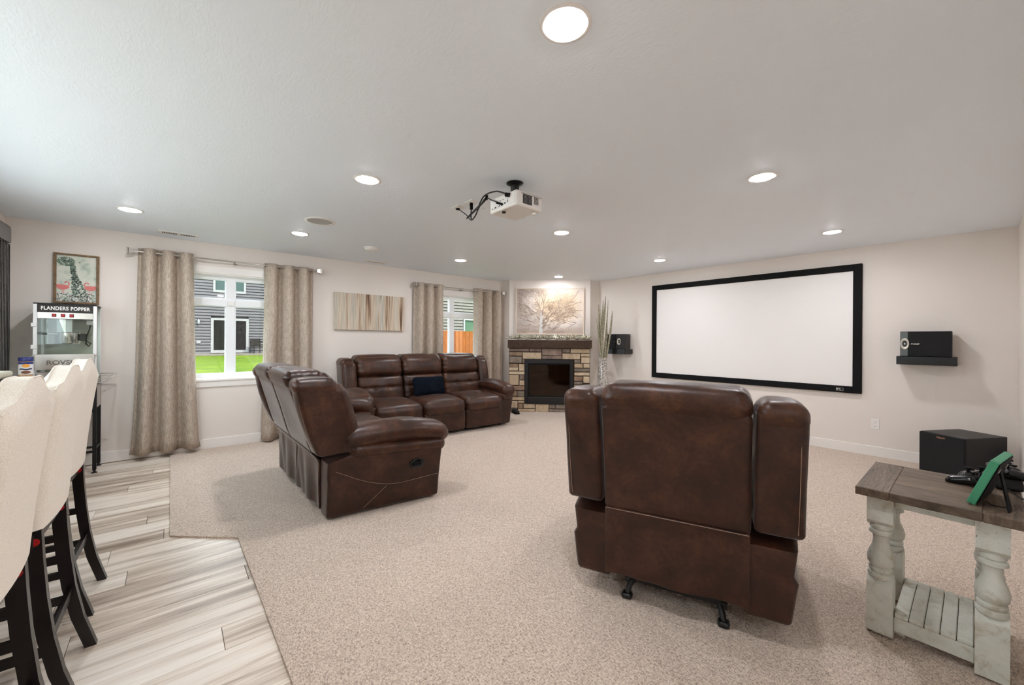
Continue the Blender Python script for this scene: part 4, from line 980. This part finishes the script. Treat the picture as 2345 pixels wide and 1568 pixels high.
cable('video_cable', [(1.868, 2.915, 2.452), (1.865, 2.86, 2.425), (1.868, 2.77, 2.365), (1.85, 2.68, 2.30), (1.80, 2.56, 2.29), (1.77, 2.44, 2.345), (1.76, 2.36, 2.375), (1.755, 2.28, 2.335), (1.772, 2.19, 2.29)], .0042, 'thin black video cable from cable plate to projector', [((1.868, 2.93, 2.459), (1.867, 2.885, 2.442), .009), ((1.758, 2.23, 2.305), (1.776, 2.188, 2.288), .008)])
b = empty('cable_bundle', (1.77, 2.44, 2.35), 0, 'slack loop of black cable tied beside the projector', 'cable')
lp = [(math.cos(a) * .025, math.sin(a * 1.0) * .13 + .05, math.sin(a) * -.045 + math.cos(a) * .02 - .02) for a in [6.283 * k / 28 for k in range(29)]]
MB().tube(lp, .0042, 7).build('wire', M_BLACK, b, 60)
MB().tube([(-.012, -.075, .03), (.004, -.085, .028)], .018, 10).build('cable_tie', M_BLACKM, b, 60)

# ------------------------------------------------------------------ end table
ET = empty('end_table', (2.665, .112, .004), 0, 'distressed white farmhouse end table with brown plank top', 'table')
def m_distress():
    N = Nodes('distressed_white_paint'); v = N.coords(); f = N.noise(v, 14, 6, .7, .6); sp_ = N.noise(v, 130, 3, .6); big = N.noise(v, 5, 3)
    c = N.ramp(f, [(.30, lin(186, 180, 160)), (.45, lin(214, 216, 206)), (.7, lin(226, 228, 220))])
    k = N.math('GREATER_THAN', N.math('ADD', sp_, N.math('MULTIPLY', big, .35)), .885)
    N.base(N.mix(k, c, lin(84, 68, 54))); N.set(Roughness=.6); N.bump(sp_, .25, .003); return N.m
M_DIS = m_distress()
def m_top(name, sc):
    N = Nodes(name); v = N.coords(sc, rnd=True); f = N.noise(v, 1, 7, .7, .8); g = N.noise(N.coords(tuple(x * 6 for x in sc), rnd=True), 1, 3)
    N.base(N.ramp(N.math('ADD', N.math('MULTIPLY', f, .7), N.math('MULTIPLY', g, .3)), [(.34, lin(60, 49, 39)), (.48, lin(101, 85, 69)), (.64, lin(132, 114, 96))])); N.set(Roughness=.5); N.bump(g, .5, .006); return N.m
M_TY, M_TX = m_top('grey_brown_plank_crosswise', (22, 3, 8)), m_top('grey_brown_plank_lengthwise', (3, 18, 8))
T0, T1 = -.285, .285
for k in range(3):
    a = T0 + (T1 - T0) * k / 3
    MB().box(a + .0008, a + .19 - .0008, -.132, .132, .631, .6665, .002).build('top_plank', M_TY, ET)
for yy in (-.245, .1325): MB().box(T0, T1, yy, yy + .1125, .630, .667, .003).build('breadboard_end', M_TX, ET)
lx, ly = (-.19, .19), (.167, -.158)
for x in lx:
    for yy in ly:
        lg = MB()
        hw = .045
        def blk(z0, z1, t0, t1):   # square block with arched ends
            pts = []; n = 8
            prof = [(-hw, z0 + t0)] + [(-hw + 2 * hw * k / n, z0 + t0 * (1 - math.sin(math.pi * k / n))) for k in range(1, n)] + [(hw, z0 + t0)] + [(hw, z1 - t1)] + [(hw - 2 * hw * k / n, z1 - t1 * (1 - math.sin(math.pi * k / n))) for k in range(1, n)] + [(-hw, z1 - t1)]
            lg.prism([(x + p[0], p[1]) for p in prof], yy - hw * .985, yy + hw * .985, 'y')
        blk(.485, .632, .028, 0); blk(.0, .262, .012, .03)
        lg.lathe([(.001, .475), (.030, .50), (.040, .492), (.040, .478), (.034, .472), (.043, .464), (.043, .452), (.030, .444), (.027, .425), (.031, .395), (.043, .365), (.049, .340), (.046, .316), (.036, .302), (.041, .298), (.043, .288), (.040, .281), (.036, .279), (.044, .274), (.046, .262), (.042, .252), (.036, .248), (.001, .22)], (x, yy, 0), 24)
        lg.build('leg', M_DIS, ET, 38)
for x in lx: MB().box(x - .012, x + .012, ly[1] + .045, ly[0] - .045, .583, .631, .002).build('apron', M_DIS, ET)
for yy in ly: MB().box(lx[0] + .045, lx[1] - .045, yy - .012, yy + .012, .583, .631, .002).build('apron', M_DIS, ET)
MB().box(lx[0] - .02, lx[0] + .0, ly[1] + .045, ly[0] - .045, .035, .098, .002).build('shelf_rail', M_DIS, ET)
MB().box(lx[1] - .0, lx[1] + .02, ly[1] + .045, ly[0] - .045, .035, .098, .002).build('shelf_rail', M_DIS, ET)
ys0, ys1 = ly[1] + .046, ly[0] - .046; nb = 5
for k in range(nb):
    a = ys0 + (ys1 - ys0) * k / nb; wv = (ys1 - ys0) / nb
    MB().box(lx[0] - .022, lx[1] + .022, a + .0012, a + wv - .0012, .099, .115, .003).build('shelf_slat', M_DIS, ET)
MB().box(lx[0] - .018, lx[1] + .018, ys0, ys1, .094, .0985).build('shelf_backing', plain('dark_gap_wood', (70, 56, 44), .8), ET)

# green picture frame on the table
M_GREEN = plain('green_wood', (66, 150, 112), .5)
GF = empty('green_picture_frame', (2.468, .012, .671), R(-9.5), 'green wooden photo frame with black easel back on the table', 'picture frame')
tilt = R(-19); ct, st = math.cos(tilt), math.sin(tilt)
def tl(x, y, z): return (x, y * ct - z * -st * -1 * -1 if False else y * ct + z * st, -y * st * 0 + z * ct + (.0125 + y) * -st * 1.0)
def tbox(name, x0, x1, y0, y1, z0, z1, m, par=GF, chm=.002):
    o = MB().box(x0, x1, y0, y1, z0, z1, chm); o.v = [tl(*p) for p in o.v]; return o.build(name, m, par)
fwid, fhei = .265, .195
for q in ((0, .02, 0, fhei), (fwid - .02, fwid, 0, fhei), (.02, fwid - .02, 0, .02), (.02, fwid - .02, fhei - .02, fhei)): tbox('frame_bar', q[0], q[1], -.0125, .0125, q[2], q[3], M_GREEN)
tbox('picture_sheet', .02, fwid - .02, .002, .006, .02, fhei - .02, plain('photo_paper', (210, 206, 198), .4))
bp_ = tbox('backing_board', .008, fwid - .008, -.0165, -.0125, .006, fhei - .006, M_BLACKM)
for x in (.06, .2): tbox('clip', x - .008, x + .008, -.019, -.0165, fhei - .05, fhei - .035, M_NICKEL, bp_, 0)
e = MB(); A = Vector(tl(.13, -.017, .135)); Bf = Vector((.03, -.098, .0))
for s0, wv in ((0, .016), ): 
    d = (Bf - A).normalized(); sd_ = Vector((1, 0, 0)); nn = d.cross(sd_).normalized() * .0025
    P = []
    for p, w in ((A, .018), (Bf, .026)):
        P += [p - sd_ * w - nn, p + sd_ * w - nn, p + sd_ * w + nn, p - sd_ * w + nn]
    P = [Vector((p.x, p.y, max(0, p.z))) for p in P]
    e.add(P, [(0, 1, 2, 3), (4, 5, 6, 7), (0, 1, 5, 4), (1, 2, 6, 5), (2, 3, 7, 6), (3, 0, 4, 7)])
e.build('easel_leg', M_BLACKM, GF)
MB().tube([(.06, -.030, .012), (.05, -.05, .004), (.045, -.075, .006), (.04, -.09, .012)], .0018, 6).build('easel_cord', M_BLACK, GF, 60)

# game controllers
M_GLOSS = plain('glossy_black_plastic', (14, 14, 16), .16)
def gamepad(name, loc, rz, label, dock):
    t = empty(name, loc, rz, label, 'game controller', 'game controllers'); h = .052 if dock else 0
    MB().soft(-.062, .062, -.035, .035, h + .014, h + .052, .018, 6, 4, (0, 0, .006)).build('body', M_GLOSS, t, 70)
    for s in (-1, 1):
        MB().soft(s * .066 - .024, s * .066 + .024, -.075, .028, h + .004, h + .046, .02, 6, 4, fn=lambda x, y, z: (x + s * .2 * max(0, -.0 - y) * .6, y, z + .25 * min(0, y))).build('grip', M_GLOSS, t, 70) if not dock else \
        MB().soft(s * .060 - .022, s * .060 + .022, -.065, .028, h + .010, h + .05, .02, 6, 4, fn=lambda x, y, z: (x + s * .12 * max(0, -y), y, z + .25 * min(0, y))).build('grip', M_GLOSS, t, 70)
        MB().soft(s * .048 - .018, s * .048 + .018, .026, .044, h + .024, h + .044, .008, 3, 3).build('trigger', M_BLACK, t, 70)
    for x, yy in ((-.042, .008), (.022, -.016)):
        k = MB().lathe([(.006, h + .045), (.006, h + .066), (.013, h + .068), (.014, h + .073), (.009, h + .075), (.001, h + .072)], (x, yy, 0), 18).build('thumbstick', M_BLACKM, t, 50)
    b = MB(); b.box(-.030, -.010, -.020, -.014, h + .054, h + .060); b.box(-.023, -.017, -.027, -.007, h + .054, h + .060); b.build('direction_pad', M_BLACKM, t)
    for x, yy in ((.042, .018), (.052, .008), (.042, -.002), (.032, .008)): MB().lathe([(.005, h + .052), (.005, h + .059), (.001, h + .061)], (x, yy, 0), 12).build('button', M_BLACKM, t, 50)
    return t
gamepad('game_controller', (2.855, .0, .671), R(165), 'glossy black game controller lying behind the green frame', False)
DK = empty('charging_dock', (2.872, -.087, .671), R(15), 'black charging dock at the wall end of the table', 'charging dock')
MB().soft(-.055, .055, -.05, .04, 0, .06, .016, 6, 4, fn=lambda x, y, z: (x * (1 - z * 3), y * (1 - z * 3), z)).build('dock_body', M_BLACK, DK, 60)
gamepad('game_controller', (2.872, -.090, .671), R(15), 'glossy black game controller propped on the charging dock', True)
cable('charging_cable', [(2.80, -.095, .682), (2.72, -.125, .676), (2.66, -.165, .66), (2.62, -.215, .5), (2.60, -.24, .2), (2.62, -.24, .012)], .0032, 'thin black charging cable running off the table to the wall', [((2.822, -.088, .683), (2.80, -.095, .682), .006)])

# ------------------------------------------------------------------ outdoors
def m_grass():
    N = Nodes('sunny_lawn'); v = N.coords(); f = N.noise(v, 1.1, 6, .7); g = N.noise(v, 22, 4)
    N.base(N.ramp(N.math('ADD', N.math('MULTIPLY', f, .55), N.math('MULTIPLY', g, .45)), [(.35, lin(40, 60, 6)), (.5, lin(66, 84, 9)), (.66, lin(96, 104, 22))])); N.set(Roughness=.9); N.b.inputs['Specular IOR Level'].default_value = .1
    N.bump(g, .8, .05); return N.m
LW = MB().add([(-14, 6.25, .30), (24, 6.25, .30), (24, 40, .46), (-14, 40, .46), (-14, 6.25, -.3), (24, 6.25, -.3), (24, 40, -.3), (-14, 40, -.3)], [(0, 1, 2, 3), (4, 5, 6, 7), (0, 1, 5, 4), (1, 2, 6, 5), (2, 3, 7, 6), (3, 0, 4, 7)]).build('lawn', m_grass()); struct(LW)
struct(MB().box(-16, XL - .2, -8, 6.24, -.3, .30).build('bounce_ground_side', plain('bounce_concrete', (206, 202, 197), .9, spec=0)))  # unseen ground added outside, made pale to bounce light onto the ceiling
struct(MB().box(-4, 8, 26.2, 28.1, .2, .47, .01).build('patio', plain('pale_concrete', (92, 86, 78), .9, spec=0, vary=.08, vscale=3)))
def house(name, x0, x1, Y, z0, z1, rgb, label, holes, lap=.165):
    t = empty(name, (0, Y, 0), 0, label, 'house'); m = plain(name + '_siding', rgb, .75, spec=0, vary=.05, vscale=2)
    n = int((z1 - z0) / lap); b = MB()
    for k in range(n):
        za, zb2 = z0 + k * lap, z0 + (k + 1) * lap; segs = [(x0, x1)]
        for hx0, hx1, hz0, hz1 in holes:
            if zb2 > hz0 + .02 and za < hz1 - .02:
                segs = [s for a, c in segs for s in ((a, min(c, hx0)), (max(a, hx1), c)) if s[1] - s[0] > .01]
        for a, c in segs: b.add([(a, -.028, za), (c, -.028, za), (c, -.004, zb2), (a, -.004, zb2), (a, .02, za), (c, .02, za), (c, .02, zb2), (a, .02, zb2)], [(0, 1, 2, 3), (0, 1, 5, 4), (1, 2, 6, 5), (2, 3, 7, 6), (3, 0, 4, 7)])
    b.build('siding', m, t)['kind'] = 'stuff'
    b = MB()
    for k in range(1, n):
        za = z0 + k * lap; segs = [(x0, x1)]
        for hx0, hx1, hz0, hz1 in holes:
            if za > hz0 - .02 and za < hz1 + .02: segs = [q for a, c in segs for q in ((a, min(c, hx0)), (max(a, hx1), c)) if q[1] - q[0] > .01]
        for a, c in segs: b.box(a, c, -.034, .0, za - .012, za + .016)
    b.build('lap_shadow_lines', plain(name + '_lap_shadow', tuple(v * .45 for v in rgb), .8, spec=0), t)['kind'] = 'stuff'  # dark strips paint in the shadow line under each siding lap
    MB().box(x0, x1, .25, 7, z0, z1).build('walls', m, t)
    MB().box(x0, x1, .02, .26, z0 - .4, z0).build('foundation', plain(name + '_foundation', (170, 166, 160), .9), t)
    MB().prism([(-.5, z1 - .05), (3.6, z1 + 1.9), (7.5, z1 - .05), (7.5, z1 + .1), (3.6, z1 + 2.1), (-.5, z1 + .1)], x0 - .4, x1 + .4, 'x').build('roof', plain(name + '_shingles', (74, 70, 68), .9), t)
    return t
def ext_opening(t, x0, x1, z0, z1, fr, nm, mull, glass_m):
    f = MB()
    for q in ((x0, x0 + fr, z0, z1), (x1 - fr, x1, z0, z1), (x0 + fr, x1 - fr, z0, z0 + fr * 1.2), (x0 + fr, x1 - fr, z1 - fr, z1)): f.box(q[0], q[1], -.06, .06, q[2], q[3])
    w = f.build(nm, M_EXT, t)
    xm = (x0 + x1) / 2; edges = [x0 + fr] + ([xm] if mull else []) + [x1 - fr]
    if mull: MB().box(xm - mull / 2, xm + mull / 2, -.05, .05, z0 + fr, z1 - fr).build('meeting_stile', M_EXT, w)
    for k, (a, c) in enumerate(zip(edges, edges[1:])): MB().box(a, c, .01, .02, z0 + fr, z1 - fr).build('pane', glass_m[k % len(glass_m)], w)
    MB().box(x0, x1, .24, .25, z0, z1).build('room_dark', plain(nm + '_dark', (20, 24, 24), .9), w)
M_EXT = plain('exterior_white_trim', (116, 115, 114), .6, spec=0)
M_EG = [plain('dark_matte_glass', (10, 16, 13), .6, spec=0), plain('dark_screen_glass', (12, 12, 13), .8, spec=0)]  # matte door panes in plain dark colours
M_EG2 = [plain('teal_painted_reflection', (52, 66, 64), .6, spec=0)]  # matte pane, the reflected teal is painted into its colour
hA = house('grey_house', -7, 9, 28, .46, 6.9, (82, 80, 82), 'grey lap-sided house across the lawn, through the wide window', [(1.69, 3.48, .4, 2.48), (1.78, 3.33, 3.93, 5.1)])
ext_opening(hA, 1.69, 3.48, .50, 2.48, .13, 'sliding_door', .10, M_EG)
ext_opening(hA, 1.78, 3.33, 3.93, 5.1, .11, 'upper_window', .09, M_EG2)
lt = MB().box(1.10, 1.20, -.06, -.01, 2.25, 2.40, .004).build('lantern_plate', M_BLACK, hA)
MB().lathe([(.03, 2.10), (.06, 2.14), (.055, 2.30), (.02, 2.38)], (1.15, -.13, 0), 12).build('lantern_shade', plain('lantern_glass', (116, 116, 116), .6, spec=0), lt, 40)
MB().box(1.06, 1.24, -.08, -.01, 1.03, 1.18, .01).build('vent_hood', M_EXT, hA)
MB().box(4.28, 4.40, -.12, -.02, .46, 1.75, .004).build('downspout', M_EXT, hA)
# patio chair
CH = empty('patio_chair', (3.80, 27.25, .47), R(15), 'dark wicker patio chair beside the neighbour\'s sliding door', 'chair')
MW = plain('dark_wicker', (22, 20, 18), .8, spec=.1)
MB().box(-.27, .27, -.27, .25, .38, .43, .01).build('seat', MW, CH)
MB().soft(-.28, .28, .20, .27, .43, .86, .03, 6, 3, fn=lambda x, y, z: (x, y + .12 * (z - .43) - .5 * x * x, z)).build('backrest', MW, CH, 60)
for s in (-1, 1):
    MB().tube([(s * .28, .20, .68), (s * .29, -.1, .66), (s * .28, -.27, .60), (s * .27, -.27, .40)], .028, 8).build('armrest', MW, CH, 60)
    for yy in (-.24, .23): MB().tube([(s * .25, yy, .40), (s * .26, yy * 1.05, 0)], .022, 8).build('leg', MW, CH, 60)
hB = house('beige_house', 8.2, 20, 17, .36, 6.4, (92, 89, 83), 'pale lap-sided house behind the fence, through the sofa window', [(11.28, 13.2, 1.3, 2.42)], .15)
ext_opening(hB, 11.28, 13.2, 1.30, 2.42, .09, 'house_window', .09, [plain('green_painted_reflection', (58, 78, 62), .6, spec=0)])  # opaque matte pane with the green reflection put into its base colour
# cedar fence
M_CED = [plain('cedar_picket_%d' % k, c, .7, spec=0, vary=.25, vscale=6, rnd=True) for k, c in enumerate(((104, 58, 24), (92, 48, 20), (114, 68, 34)))]
FE = empty('cedar_fence', (0, 12, .32), 0, 'orange cedar picket fence outside the window behind the sofa', 'fence')
pk0 = None; random.seed(9)
for k in range(40):
    x = 5.4 + k * .145; mk = MB().prism([(-.068, 0), (.068, 0), (.068, 1.30), (.045, 1.33), (-.045, 1.33), (-.068, 1.30)], -.010, .010, 'y') if k < 3 else None
    if k < 3:
        o = mk.build('picket', M_CED[k], FE); (globals().setdefault('PKS', [])).append(o)
    else: o = random.choice(PKS).copy(); COL.objects.link(o); o.parent = FE
    o.location = (x, random.uniform(-.006, .006), random.uniform(-.012, .004))
for z in (.25, .75, 1.15): MB().box(5.33, 11.2, .012, .05, z, z + .09).build('rail', M_CED[1], FE)
for x in (5.5, 7.9, 10.3): MB().box(x - .045, x + .045, .05, .14, -.05, 1.3).build('post', M_CED[1], FE)
